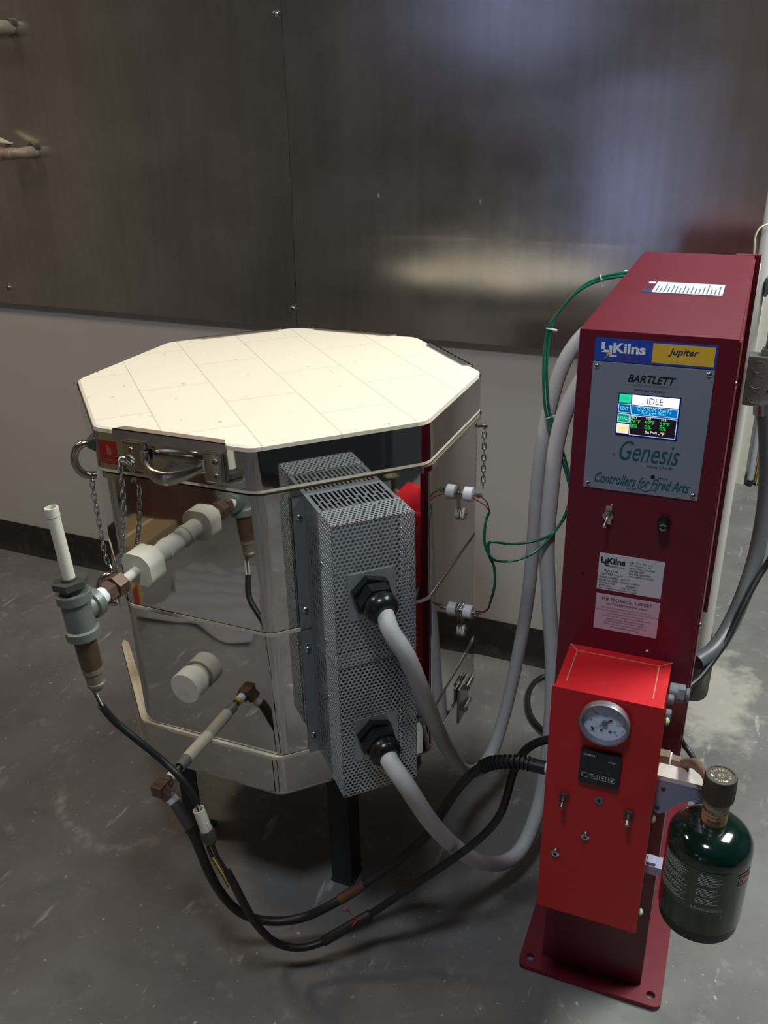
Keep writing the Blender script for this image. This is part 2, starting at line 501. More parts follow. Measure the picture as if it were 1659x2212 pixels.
class MB:
    """collects shapes into one mesh with several materials"""

    def __init__(self, xf=None):
        self.bm = bmesh.new()
        self.mats = []
        self.xf = xf

    def mi(self, m):
        if m not in self.mats:
            self.mats.append(m)
        return self.mats.index(m)

    def _v(self, p):
        p = Vector(p)
        if self.xf:
            p = self.xf(p)
        return self.bm.verts.new(p)

    def face(self, vs, m):
        try:
            f = self.bm.faces.new(vs)
            f.material_index = self.mi(m)
            return f
        except ValueError:
            return None

    def quad(self, pts, m):
        return self.face([self._v(p) for p in pts], m)

    def box(self, a, b, m, bev=0.0):
        x0, y0, z0 = [min(a[i], b[i]) for i in range(3)]
        x1, y1, z1 = [max(a[i], b[i]) for i in range(3)]
        v = [self._v(p) for p in ((x0, y0, z0), (x1, y0, z0), (x1, y1, z0), (x0, y1, z0), (x0, y0, z1), (x1, y0, z1), (x1, y1, z1), (x0, y1, z1))]
        fs = [self.face([v[i] for i in q], m) for q in ((3, 2, 1, 0), (4, 5, 6, 7), (0, 1, 5, 4), (1, 2, 6, 5), (2, 3, 7, 6), (3, 0, 4, 7))]
        if bev > 0:
            es = set(e for f in fs for e in f.edges)
            r = bmesh.ops.bevel(self.bm, geom=list(es), offset=bev, segments=2, affect='EDGES', profile=0.5)
            k = self.mi(m)
            for f in r['faces']:
                f.material_index = k
        return self

    def loft(self, rings, m, cap0=True, cap1=True, closed=True):
        vr = [[self._v(p) for p in r] for r in rings]
        n = len(vr[0])
        for a, b in zip(vr, vr[1:]):
            for i in range(n if closed else n - 1):
                j = (i + 1) % n
                self.face([a[i], a[j], b[j], b[i]], m)
        if cap0:
            self.face(list(reversed(vr[0])), m)
        if cap1:
            self.face(vr[-1], m)
        return self

    def lathe(self, base, axis, prof, m, n=24, cap0=True, cap1=True, rot=0.0):
        """prof: list of (distance along axis, radius)"""
        ax = Vector(axis).normalized()
        t = Vector((0, 0, 1)) if abs(ax.z) < 0.9 else Vector((1, 0, 0))
        u = ax.cross(t).normalized()
        w = ax.cross(u)
        base = Vector(base)
        rings = []
        for h, r in prof:
            c = base + ax * h
            rings.append([c + (u * math.cos(rot + 2 * PI * i / n) + w * math.sin(rot + 2 * PI * i / n)) * r for i in range(n)])
        return self.loft(rings, m, cap0, cap1)

    def cyl(self, p0, p1, r0, m, r1=None, n=20, rot=0.0, bev=0.0):
        p0, p1 = Vector(p0), Vector(p1)
        L_ = (p1 - p0).length
        r1 = r0 if r1 is None else r1
        pr = [(0, r0), (L_, r1)]
        if bev:
            pr = [(0, r0 - bev), (bev, r0), (L_ - bev, r1), (L_, r1 - bev)]
        return self.lathe(p0, p1 - p0, pr, m, n, rot=rot)

    def hexa(self, p0, p1, af, m, rot=0.0):
        return self.cyl(p0, p1, af / 2 / math.cos(PI / 6), m, n=6, rot=rot)

    def dome(self, c, axis, r, h, m, n=16, k=5):
        return self.lathe(c, axis, [(h * math.sin(PI / 2 * i / k), max(1e-5, r * math.cos(PI / 2 * i / k))) for i in range(k + 1)], m, n, cap1=False)

    def sphere(self, c, r, m, n=14):
        k = n // 2
        return self.lathe(Vector(c) - Vector((0, 0, r)), (0, 0, 1), [(r - r * math.cos(PI * i / k), max(1e-5, r * math.sin(PI * i / k))) for i in range(k + 1)], m, n)

    def tube(self, pts, r, m, n=12, smooth=6, caps=True, closed=False):
        pts = [Vector(p) for p in pts]
        if smooth > 1:
            pts = spline(pts, smooth, closed)
        N = len(pts)
        rr = r if isinstance(r, (list, tuple)) else None
        tang = []
        for i in range(N):
            if closed:
                t = pts[(i + 1) % N] - pts[i - 1]
            else:
                t = pts[min(i + 1, N - 1)] - pts[max(i - 1, 0)]
            tang.append(t.normalized())
        t0 = tang[0]
        ref = Vector((0, 0, 1)) if abs(t0.z) < 0.9 else Vector((1, 0, 0))
        u = t0.cross(ref).normalized()
        rings = []
        for i in range(N):
            t = tang[i]
            u = (u - t * u.dot(t)).normalized()
            w = t.cross(u)
            ra = r if rr is None else rr[0] + (rr[1] - rr[0]) * i / (N - 1)
            rings.append([pts[i] + (u * math.cos(2 * PI * k / n) + w * math.sin(2 * PI * k / n)) * ra for k in range(n)])
        if closed:
            rings.append(rings[0])
            return self.loft(rings, m, False, False)
        return self.loft(rings, m, caps, caps)

    def prism(self, poly, z0, z1, m, cap0=True, cap1=True):
        return self.loft([[(x, y, z0) for x, y in poly], [(x, y, z1) for x, y in poly]], m, cap0, cap1)

    def text(self, s, box_, m, frame, shear=0.0, fit=True, align='L', bold=0.0):
        """lettering fitted into box_=(u0,u1,v0,v1); frame maps (u,v) to a point"""
        me = text_mesh(s, shear, bold)
        if not me:
            return self
        vs, fs = me
        x0 = min(v[0] for v in vs)
        x1 = max(v[0] for v in vs)
        y0 = min(v[1] for v in vs)
        y1 = max(v[1] for v in vs)
        u0, u1, v0, v1 = box_
        sy = (v1 - v0) / (y1 - y0)
        sx = (u1 - u0) / (x1 - x0)
        nv = [self._v(frame(u0 + (x - x0) * sx, v0 + (y - y0) * sy)) for x, y in vs]
        for f in fs:
            self.face([nv[i] for i in f], m)
        return self

    def ringtext(self, s, c, rad, h, a0, da, m, frame):
        """letters around a circle; angles clockwise from a0, letter tops outward"""
        for i, ch in enumerate(s):
            me = text_mesh(ch, 0, 0)
            if not me:
                continue
            a = a0 - da * i
            vs, fs = me
            xm = (min(v[0] for v in vs) + max(v[0] for v in vs)) / 2
            sc_ = h / 0.7
            nv = []
            for x, y in vs:
                lx, ly = (x - xm) * sc_, rad + y * sc_
                nv.append(self._v(frame(c[0] + lx * math.sin(a) + ly * math.cos(a), c[1] - lx * math.cos(a) + ly * math.sin(a))))
            for f in fs:
                self.face([nv[k] for k in f], m)

    def build(self, name, parent=None, smooth=35):
        me = bpy.data.meshes.new(name)
        bmesh.ops.recalc_face_normals(self.bm, faces=self.bm.faces[:]) if not getattr(self, 'norecalc', False) else None
        self.bm.to_mesh(me)
        self.bm.free()
        for m in self.mats:
            me.materials.append(M[m] if isinstance(m, str) else m)
        if smooth:
            me.polygons.foreach_set('use_smooth', [True] * len(me.polygons))
            me.set_sharp_from_angle(angle=R(smooth))
        o = bpy.data.objects.new(name, me)
        COL.objects.link(o)
        if smooth and not getattr(self, 'norecalc', False):
            wn = o.modifiers.new('weighted_normals', 'WEIGHTED_NORMAL')
            wn.keep_sharp = True
        if parent:
            o.parent = parent
        return o


def spline(pts, k, closed=False):
    out = []
    n = len(pts)
    rng = n if closed else n - 1
    for i in range(rng):
        if closed:
            p0, p1, p2, p3 = pts[i - 1], pts[i], pts[(i + 1) % n], pts[(i + 2) % n]
        else:
            p1, p2 = pts[i], pts[i + 1]
            p0 = pts[i - 1] if i > 0 else p1 * 2 - p2
            p3 = pts[i + 2] if i + 2 < n else p2 * 2 - p1
        for j in range(k):
            t = j / k
            out.append(0.5 * ((2 * p1) + (-p0 + p2) * t + (2 * p0 - 5 * p1 + 4 * p2 - p3) * t * t + (-p0 + 3 * p1 - 3 * p2 + p3) * t ** 3))
    if not closed:
        out.append(pts[-1])
    return out


_txt = {}


def text_mesh(s, shear=0.0, bold=0.0):
    key = (s, shear, bold)
    if key in _txt:
        return _txt[key]
    cu = bpy.data.curves.new('lettering', 'FONT')
    cu.body = s
    cu.resolution_u = 3
    cu.shear = shear
    cu.offset = bold
    o = bpy.data.objects.new('lettering', cu)
    COL.objects.link(o)
    dg = bpy.context.evaluated_depsgraph_get()
    me = bpy.data.meshes.new_from_object(o.evaluated_get(dg))
    res = None
    if me and len(me.vertices):
        res = ([(v.co.x, v.co.y) for v in me.vertices], [tuple(p.vertices) for p in me.polygons])
    bpy.data.objects.remove(o)
    bpy.data.curves.remove(cu)
    if me:
        bpy.data.meshes.remove(me)
    _txt[key] = res
    return res


def greek(mb, u0, u1, v, h, m, frame, seed, fill=0.9):
    """a line of print too small to read: a row of word-length dashes"""
    rn = random.Random(seed)
    u = u0
    end = u0 + (u1 - u0) * fill
    while u < end:
        w = h * rn.uniform(1.2, 4.5)
        w = min(w, end - u)
        if w > h * 0.5:
            n = max(1, int(w / 0.004))
            for k in range(n):
                a, b = u + w * k / n, u + w * (k + 1) / n
                mb.quad([frame(a, v), frame(b, v), frame(b, v + h), frame(a, v + h)], m)
        u += w + h * 0.7


def tag(o, label, cat, group=None):
    o['label'] = label
    o['category'] = cat
    if group:
        o['group'] = group
    return o


def thing(name, label, cat, loc=(0, 0, 0), rz=0.0, group=None):
    o = bpy.data.objects.new(name, None)
    o.empty_display_size = 0.05
    COL.objects.link(o)
    o.location = loc
    o.rotation_euler = (0, 0, rz)
    return tag(o, label, cat, group)


def single(mb, name, label, cat, group=None, smooth=35):
    """a thing that is one mesh; its origin moved to its lowest point's footprint"""
    o = mb.build(name, None, smooth)
    vs = o.data.vertices
    xs = [v.co for v in vs]
    c = Vector((sum(v.x for v in xs) / len(xs), sum(v.y for v in xs) / len(xs), min(v.z for v in xs)))
    o.data.transform(Matrix.Translation(-c))
    o.location = c
    return tag(o, label, cat, group)


def struct(mb, name, smooth=35):
    o = mb.build(name, None, smooth)
    o['kind'] = 'structure'
    o['label'] = name.replace('_', ' ')
    o['category'] = 'room'
    return o


def screw(mb, c, axis, r, m='zinc'):
    """round screw head with a cross slot"""
    c = Vector(c)
    ax = Vector(axis).normalized()
    mb.dome(c, ax, r, r * 0.55, m, 14, 4)
    t = Vector((0, 0, 1)) if abs(ax.z) < 0.9 else Vector((1, 0, 0))
    u = ax.cross(t).normalized()
    w = ax.cross(u)
    top = c + ax * (r * 0.56)
    for a, b in ((u, w), (w, u)):
        mb.loft([[top + a * (r * 0.5) + b * (r * 0.1), top + a * (r * 0.5) - b * (r * 0.1), top - a * (r * 0.5) - b * (r * 0.1), top - a * (r * 0.5) + b * (r * 0.1)],
                 [q + ax * (r * 0.03) for q in (top + a * (r * 0.5) + b * (r * 0.1), top + a * (r * 0.5) - b * (r * 0.1), top - a * (r * 0.5) - b * (r * 0.1), top - a * (r * 0.5) + b * (r * 0.1))]], 'hole')


# ------------------------------------------------------------------ setting
CEIL = 2.86
b = MB()
b.box((-2.8, -4.7, -0.05), (3.7, 2.6, 0.0), 'floor')
floor = struct(b, 'floor')

b = MB()
b.box((-2.8, -4.7, CEIL), (3.7, 2.6, CEIL + 0.08), 'ceiling')
struct(b, 'ceiling')

b = MB()   # back wall with a bull-nosed free end on the right
prof = [(-2.8, 0.0), (1.018, 0.0), (1.028, 0.004), (1.035, 0.012), (1.039, 0.024), (1.040, 0.04), (1.040, 0.14), (-2.8, 0.14)]
b.loft([[(x, y, 0) for x, y in prof], [(x, y, CEIL) for x, y in prof]], 'wall')
struct(b, 'wall_back')

b = MB()
b.box((-2.9, -4.7, 0), (-2.8, 0.14, CEIL), 'sidewall')
struct(b, 'wall_left')
b = MB()
b.box((-2.9, -4.8, 0), (3.8, -4.7, CEIL), 'frontwall')
struct(b, 'wall_front')
b = MB()
b.box((3.7, -4.7, 0), (3.8, 2.6, CEIL), 'darkwall')
struct(b, 'wall_right')
b = MB()
b.box((-2.9, 2.5, 0), (3.8, 2.6, CEIL), 'frontwall')
struct(b, 'wall_far')

b = MB()   # cream door frame post seen far behind the end of the wall
b.box((0.86, 1.39, 0), (1.045, 1.52, CEIL), 'cream', 0.004)
b.box((0.99, 1.375, 0), (1.012, 1.39, CEIL), 'cream')
struct(b, 'trim_1')

b = MB()   # cove base along the back wall, wrapping its end
path = [(-2.8, 0.0), (1.018, 0.0), (1.028, 0.004), (1.035, 0.012), (1.039, 0.024), (1.040, 0.04), (1.040, 0.14)]


def off(path, d):
    out = []
    for i, (x, y) in enumerate(path):
        a = path[max(0, i - 1)]
        c = path[min(len(path) - 1, i + 1)]
        t = Vector((c[0] - a[0], c[1] - a[1])).normalized()
        out.append((x + t.y * d, y - t.x * d))
    return out


prof = [(0.0005, 0.104), (0.003, 0.105), (0.0035, 0.03), (0.006, 0.014), (0.013, 0.004), (0.014, 0.0), (0.0005, 0.0)]
rings = []
for d_, z_ in prof:
    rings.append([(x, y, z_ + 0.0005) for x, y in off(path, d_)])
b.loft(rings, 'base', False, False, closed=False)
b.box((-2.8, -0.0005, 0.0), (-2.79, 0, 0.1), 'base')
struct(b, 'baseboard_back')

b = MB()   # dim bluish windows on the front wall, only ever seen mirrored in the steel
b.box((-1.15, -4.695, 1.62), (-0.55, -4.68, 2.05), 'window')
o = struct(b, 'window_1')
b = MB()
b.box((-0.12, -4.695, 0.55), (0.22, -4.68, 1.32), 'window')
o = struct(b, 'window_2')
b = MB()
b.box((0.28, -4.695, 0.0), (0.95, -4.66, 2.05), 'wood', 0.004)
struct(b, 'door_1')

for i, (c_, s_, p_, k_) in enumerate(FIXTURES):
    b = MB()
    x0, x1, y0, y1 = c_[0] - s_[0] / 2 - 0.03, c_[0] + s_[0] / 2 + 0.03, c_[1] - s_[1] / 2 - 0.03, c_[1] + s_[1] / 2 + 0.03
    b.box((x0, y0, c_[2]), (x1, y1, CEIL - 0.001), 'fixture', 0.004)
    single(b, 'ceiling_light', ['large cool white ceiling light beyond the end of the steel wall', 'square ceiling light above the camera', 'small warm ceiling light above the left side'][i], 'light')

# ------------------------------------------------------------------ wall cladding and what is on it


def sheet_y(z):
    """the sheets stand off the wall a little along their lower edge"""
    return -0.004 - 0.016 * max(0.0, 1 - (z - 0.826) / 0.5) ** 1.5


def sheet(x0, x1, label, bolts):
    t = thing('steel_sheet', label, 'wall panel', (x0, 0, 0.826))
    b = MB()
    zs = [0.826 + 0.5 * k / 24 for k in range(25)] + [CEIL - 0.02]
    n = len(zs)
    for d_, flip in ((0.0, 1), (0.0028, -1)):
        lo = [b._v((0, sheet_y(z) + d_, z - 0.826)) for z in zs]
        hi = [b._v((x1 - x0, sheet_y(z) + d_, z - 0.826)) for z in zs]
        for k in range(n - 1):
            b.face([lo[k], hi[k], hi[k + 1], lo[k + 1]][::flip], 'sheet')
        if flip == 1:
            fl, fh = lo, hi
    for k in range(n - 1):
        b.face([fl[k], fl[k + 1], lo[k + 1], lo[k]], 'sheet')
        b.face([fh[k + 1], fh[k], hi[k], hi[k + 1]], 'sheet')
    b.face([fl[0], lo[0], hi[0], fh[0]], 'sheet')
    b.face([fl[-1], fh[-1], hi[-1], lo[-1]], 'sheet')
    b.build('sheet', t)
    for x, z in bolts:
        b = MB()
        y = sheet_y(z)
        screw(b, (x - x0, y - 0.0008, z - 0.826), (0, -1, 0), 0.0075, 'steel_dark')
        b.lathe((x - x0, y, z - 0.826), (0, -1, 0), [(0, 0.010), (0.0012, 0.010)], 'zinc')
        b.build('bolt', t)
    return t


sheet(-2.7, 0.0085, 'dark brushed steel wall sheet on the left, behind the wall pipes', [(-0.899, 0.868), (0.0, 0.871), (-0.006, 1.494), (-1.8, 0.868), (-0.95, 2.12), (-0.006, 2.12)])
sheet(0.0096, 1.020, 'dark brushed steel wall sheet on the right, behind the maroon control cabinet', [])

# two pipe stubs poking out of the sheet at the far left
t = thing('pipe_stub', 'dusty tan pipe stub on the steel wall, the upper of two', 'pipe', (-0.742, -0.004, 1.497))
b = MB()
b.tube([(0, -0.001, 0.003), (0, -0.026, 0.003), (-0.003, -0.040, 0.002), (-0.014, -0.048, 0.001), (-0.05, -0.050, 0), (-0.12, -0.050, 0)], 0.0150, 'pipe', 18, 6)
b.build('pipe', t)
b = MB()
b.lathe((0, -0.0005, 0.009), (0, -1, 0), [(0, 0.0155), (0.010, 0.0150), (0.012, 0.013)], 'iron')
b.build('flange', t)
t = thing('pipe_valve', 'dirty pipe valve with a lever on the steel wall, the lower of two pipes', 'valve', (-0.733, -0.004, 1.220))
b = MB()
b.tube([(0, -0.001, 0), (0, -0.026, 0), (-0.003, -0.040, -0.001), (-0.014, -0.047, -0.002), (-0.03, -0.048, -0.002)], 0.0135, 'pipe', 18, 6)
b.lathe((-0.028, -0.048, -0.002), (-1, 0, -0.03), [(0, 0.0130), (0.002, 0.0150), (0.020, 0.0150), (0.024, 0.0125), (0.034, 0.0130), (0.038, 0.0165), (0.058, 0.0165), (0.058, 0.0115), (0.040, 0.0105)], 'pipe', 20)
b.lathe((-0.072, -0.048, -0.003), (-1, 0, 0), [(0, 0.0110), (0.001, 0.0110)], 'hole', 16)
b.build('valve_body', t)
b = MB()
b.lathe((0, -0.0005, 0.009), (0, -1, 0), [(0, 0.0145), (0.010, 0.0140), (0.012, 0.012)], 'iron')
b.build('flange', t)
b = MB()
b.cyl((-0.040, -0.048, 0.012), (-0.040, -0.048, 0.022), 0.0070, 'iron')
b.loft([[(-0.030, -0.040, 0.021), (-0.030, -0.056, 0.021), (-0.058, -0.056, 0.024), (-0.095, -0.054, 0.046), (-0.095, -0.042, 0.046), (-0.058, -0.040, 0.024)],
        [(-0.030, -0.040, 0.0235), (-0.030, -0.056, 0.0235), (-0.058, -0.056, 0.0265), (-0.095, -0.054, 0.0485), (-0.095, -0.042, 0.0485), (-0.058, -0.040, 0.0265)]], 'fiberold')
b.build('lever', t)

# ------------------------------------------------------------------ kiln
KX, KY, KR = 0.32289, -0.64886, 0.01507
W8 = 0.62929
EDGE = W8 * math.tan(PI / 8)
kiln = thing('kiln', 'octagonal mirror-polished steel kiln with a cream brick lid', 'kiln', (KX, KY, 0.317), KR)
Z0 = 0.317


def fr(i):
    """frame of kiln face i: (s along the face, outward distance, world height) -> kiln local"""
    a = (i + 2) * PI / 4
    n = Vector((math.cos(a), math.sin(a), 0))
    t = Vector((-math.sin(a), math.cos(a), 0))

    def f(p):
        return n * (W8 / 2 + p[1]) + t * (p[0] - EDGE / 2) + Vector((0, 0, p[2] - Z0))
    return f


def roct(w, rad, seg=6):
    """octagon outline with rounded corners"""
    out = []
    rv = w / 2 / math.cos(PI / 8)
    for k in range(8):
        a = PI / 8 + k * PI / 4
        cx, cy = rv * math.cos(a), rv * math.sin(a)
        d = rad / math.cos(PI / 8)
        cc = (cx - d * math.cos(a), cy - d * math.sin(a))
        for j in range(seg + 1):
            b_ = a - PI / 8 + PI / 4 * j / seg
            out.append((cc[0] + rad * math.cos(b_), cc[1] + rad * math.sin(b_)))
    return out


def oct_band(b, w, z0, z1, m, rad=0.030, cap=True, lip=0.0):
    b.prism(roct(w, rad), z0 - Z0, z1 - Z0, m, cap, cap)


# floor slab: cream brick showing as a ledge above its steel band
b = MB()
oct_band(b, W8 - 0.001, 0.318, 0.3905, 'brick')
slab = b.build('floor_slab', kiln)
b = MB()
oct_band(b, W8 + 0.001, 0.3175, 0.3850, 'mirror', cap=False)
o = b.build('steel_band', slab)
b = MB()
oct_band(b, W8 + 0.003, 0.3165, 0.3185, 'mirror_dull', cap=True)
b.build('bottom_edge', slab)


def ring_section(name, z0, z1, w):
    b = MB()
    oct_band(b, w - 0.006, z0, z1 - 0.006, 'brick')
    oct_band(b, w - 0.0015, z1 - 0.006, z1, 'brick')
    rg = b.build(name, kiln)
    b = MB()
    oct_band(b, w, z0 + 0.002, z1 - 0.0052, 'mirror', cap=False)
    b.build('steel_band', rg)
    return rg


low = ring_section('lower_ring', 0.3905, 0.6175, W8 - 0.0110)
low.rotation_euler = (0, 0, 0.010)
low.location = (0.0040, 0.0, 0)
upp = ring_section('upper_ring', 0.6175, 0.8435, W8 - 0.0130)
upp.location = (0.0040, 0.0, 0)
b = MB()   # folded steel collar on the top of the upper ring
oct_band(b, W8 - 0.001, 0.8335, 0.8425, 'mirror', cap=True)
b.build('collar', upp)
# vertical overlap seam of the sheet on the front corner
for rg, z0, z1 in ((upp, 0.622, 0.832), (low, 0.395, 0.612)):
    b = MB(fr(4))
    b.box((0.2380, -0.0085, z0), (0.2386, -0.0061 if z0 < 0.5 else -0.0073, z1), 'hole')
    b.build('seam', rg)

# lid
b = MB()
oct_band(b, W8 - 0.004, 0.8515, 0.9115, 'lidbrick')
oct_band(b, W8 + 0.0006, 0.8455, 0.8515, 'brick')
r0 = roct(W8 - 0.004, 0.030)
r1 = roct(W8 - 0.012, 0.028)
b.loft([[(x, y, 0.9115 - Z0) for x, y in r0], [(x, y, 0.9135 - Z0) for x, y in r1]], 'lidbrick')
lid = b.build('lid', kiln, 25)
b = MB()
oct_band(b, W8 + 0.0008, 0.850, 0.9068, 'mirror', cap=False)
b.build('steel_band', lid)
for i, s0, s1 in ((4, 0.036, 0.2235), (7, 0.035, 0.205), (0, 0.045, 0.225), (1, 0.035, 0.205)):
    b = MB(fr(i))
    h = 0.9148
    # angle strip folded over the edge, ends clipped
    b.box((s0, -0.001, 0.899), (s1, 0.0018, h), 'mirror_dull')
    b.loft([[(s0, 0.0018, h - 0.001), (s1, 0.0018, h - 0.001), (s1 - 0.010, -0.014, h - 0.001), (s0 + 0.010, -0.014, h - 0.001)],
            [(s0, 0.0018, h), (s1, 0.0018, h), (s1 - 0.010, -0.014, h), (s0 + 0.010, -0.014, h)]], 'mirror_dull')
    b.build('edge_strip', lid)


def handle(face, s0, s1, z, parent, sag=0.012, out=0.040):
    f = fr(face)
    for sa, sb in ((s0 - 0.036, s0), (s1, s1 + 0.029)):
        b = MB(f)
        b.box((sa, 0.0003, z - 0.023), (sb, 0.0105, z + 0.021), 'nickel', 0.003)
        inner = sb if sa < s0 else sa
        b.box((inner - 0.005, 0.004, z - 0.008), (inner + 0.005, 0.013, z + 0.010), 'chrome', 0.0015)
        b.build('handle_bracket', parent)
        for zz in (z + 0.009, z - 0.012):
            b = MB(f)
            sm = (sa + sb) / 2 + (-0.003 if sa < s0 else 0.006)
            screw(b, (sm, 0.0105, zz), (0, 1, 0), 0.0050, 'steel_dark')
            b.build('screw', parent)
    b = MB(f)
    w = s1 - s0
    pts = [(s0 + w * k / 10, 0.007 + (out - 0.007) * math.sin(PI * k / 10) ** 0.75, z - 0.001 - sag * math.sin(PI * k / 10)) for k in range(11)]
    P_ = spline([Vector(p) for p in pts], 6)
    N = len(P_)
    rings = []
    for i, p in enumerate(P_):
        k = math.sin(PI * i / (N - 1)) ** 0.6
        rr = 0.0036 + 0.0010 * k
        rh = 0.0048 + 0.0056 * k
        t = (P_[min(i + 1, N - 1)] - P_[max(i - 1, 0)]).normalized()
        nn = Vector((-t.y, t.x, 0)).normalized()
        rings.append([p + nn * (rr * math.cos(2 * PI * q / 12)) + Vector((0, 0, 1)) * (rh * math.sin(2 * PI * q / 12)) for q in range(12)])
    b.loft(rings, 'nickel')
    b.build('handle', parent)


handle(4, 0.0925, 0.1900, 0.8810, lid)


def drop_handle(z, parent):
    """bow handle at the left corner, seen edge-on"""
    f = fr(3)
    b = MB(f)
    b.loft([[(0.222, 0.0, z - 0.008), (0.250, 0.0, z - 0.008), (0.250, 0.0, z + 0.012), (0.222, 0.0, z + 0.012)], [(0.228, 0.010, z - 0.003), (0.244, 0.010, z - 0.003), (0.244, 0.009, z + 0.006), (0.228, 0.009, z + 0.006)]], 'iron')
    b.build('handle_bracket', parent)
    b = MB(f)
    b.tube([(0.236, 0.004, z), (0.236, 0.014, z + 0.002), (0.236, 0.025, z - 0.004), (0.236, 0.031, z - 0.018), (0.236, 0.029, z - 0.034), (0.236, 0.020, z - 0.046), (0.236, 0.004, z - 0.050)], 0.0058, 'nickel', 14, 6)
    b.build('handle', parent)


drop_handle(0.8790, lid)
drop_handle(0.6600, upp)

b = MB(fr(4))   # orange-red safety label with a small hand print
F = lambda u, v: (u, 0.0009, v)
b.quad([(0.006, 0.0006, 0.8585), (0.0385, 0.0006, 0.8585), (0.0385, 0.0006, 0.8945), (0.006, 0.0006, 0.8945)], 'warnred')
hand = [(0.019, 0.876), (0.021, 0.888), (0.0235, 0.889), (0.0245, 0.883), (0.027, 0.886), (0.0285, 0.880), (0.0275, 0.874), (0.0255, 0.8715), (0.0215, 0.872)]
b.face([b._v(F(u, v)) for u, v in hand], 'warnpink')
for k in range(3):
    greek(b, 0.011, 0.034, 0.8655 - k * 0.0022, 0.0010, 'warnpink', F, k)
b.build('safety_label', lid)

# electrical boxes with perforated covers on face 5
S0, S1 = 0.0685, 0.1850


def perf_panel(b, frame, w, h, m, pitch=0.00645, hole=0.0025, th=0.0009):
    """sheet of round holes in a staggered pattern; frame(u, v, depth)"""
    ry = pitch * math.sqrt(3) / 2
    cols = max(1, int(round(w / pitch)))
    pu = w / cols
    rows = max(1, int(round(h / ry)))
    pv = h / rows
    hx = [(0.0, 2 / 3), (0.25, 0.5), (0.5, 1 / 3), (0.5, 0.0), (0.5, -1 / 3), (0.25, -0.5), (0.0, -2 / 3), (-0.25, -0.5), (-0.5, -1 / 3), (-0.5, 0.0), (-0.5, 1 / 3), (-0.25, 0.5)]
    cache = {}

    def vert(u, v, d):
        key = (round(u * 1e5), round(v * 1e5), d)
        if key not in cache:
            cache[key] = b._v(frame(u, v, d))
        return cache[key]
    for r in range(rows):
        for c in range(cols + (1 if r % 2 else 0)):
            cu = (c + (0.5 if r % 2 == 0 else 0.0)) * pu
            cv = (r + 0.5) * pv
            outer, inn = [], []
            for k, (a, e) in enumerate(hx):
                uu = min(max(cu + a * pu, 0.0), w)
                vv = cv + e * pv
                if r == 0:
                    vv = max(vv, 0.0)
                if r == rows - 1:
                    vv = min(vv, h)
                outer.append((uu, vv))
                an = math.atan2(e * pv, a * pu)
                iu = min(max(cu + hole * math.cos(an), 0.0), w)
                inn.append((iu, cv + hole * math.sin(an)))
            vo = [vert(u, v, 0.0) for u, v in outer]
            vi = [vert(u, v, 0.0) for u, v in inn]
            vb = [vert(u, v, th) for u, v in inn]
            for k in range(12):
                j = (k + 1) % 12
                q = []
                for x in (vo[k], vo[j], vi[j], vi[k]):
                    if x not in q:
                        q.append(x)
                if len(q) > 2:
                    b.face(q, m)
                q = []
                for x in (vi[k], vi[j], vb[j], vb[k]):
                    if x not in q:
                        q.append(x)
                if len(q) > 2:
                    b.face(q, m)


def slot_panel(b, frame, us, vs, solid, m):
    """grid sheet with rectangular openings; frame(u,v)"""
    cache = {}

    def V(i, j):
        if (i, j) not in cache:
            cache[(i, j)] = b._v(frame(us[i], vs[j]))
        return cache[(i, j)]
    for i in range(len(us) - 1):
        for j in range(len(vs) - 1):
            if solid(i, j):
                b.face([V(i, j), V(i + 1, j), V(i + 1, j + 1), V(i, j + 1)], m)


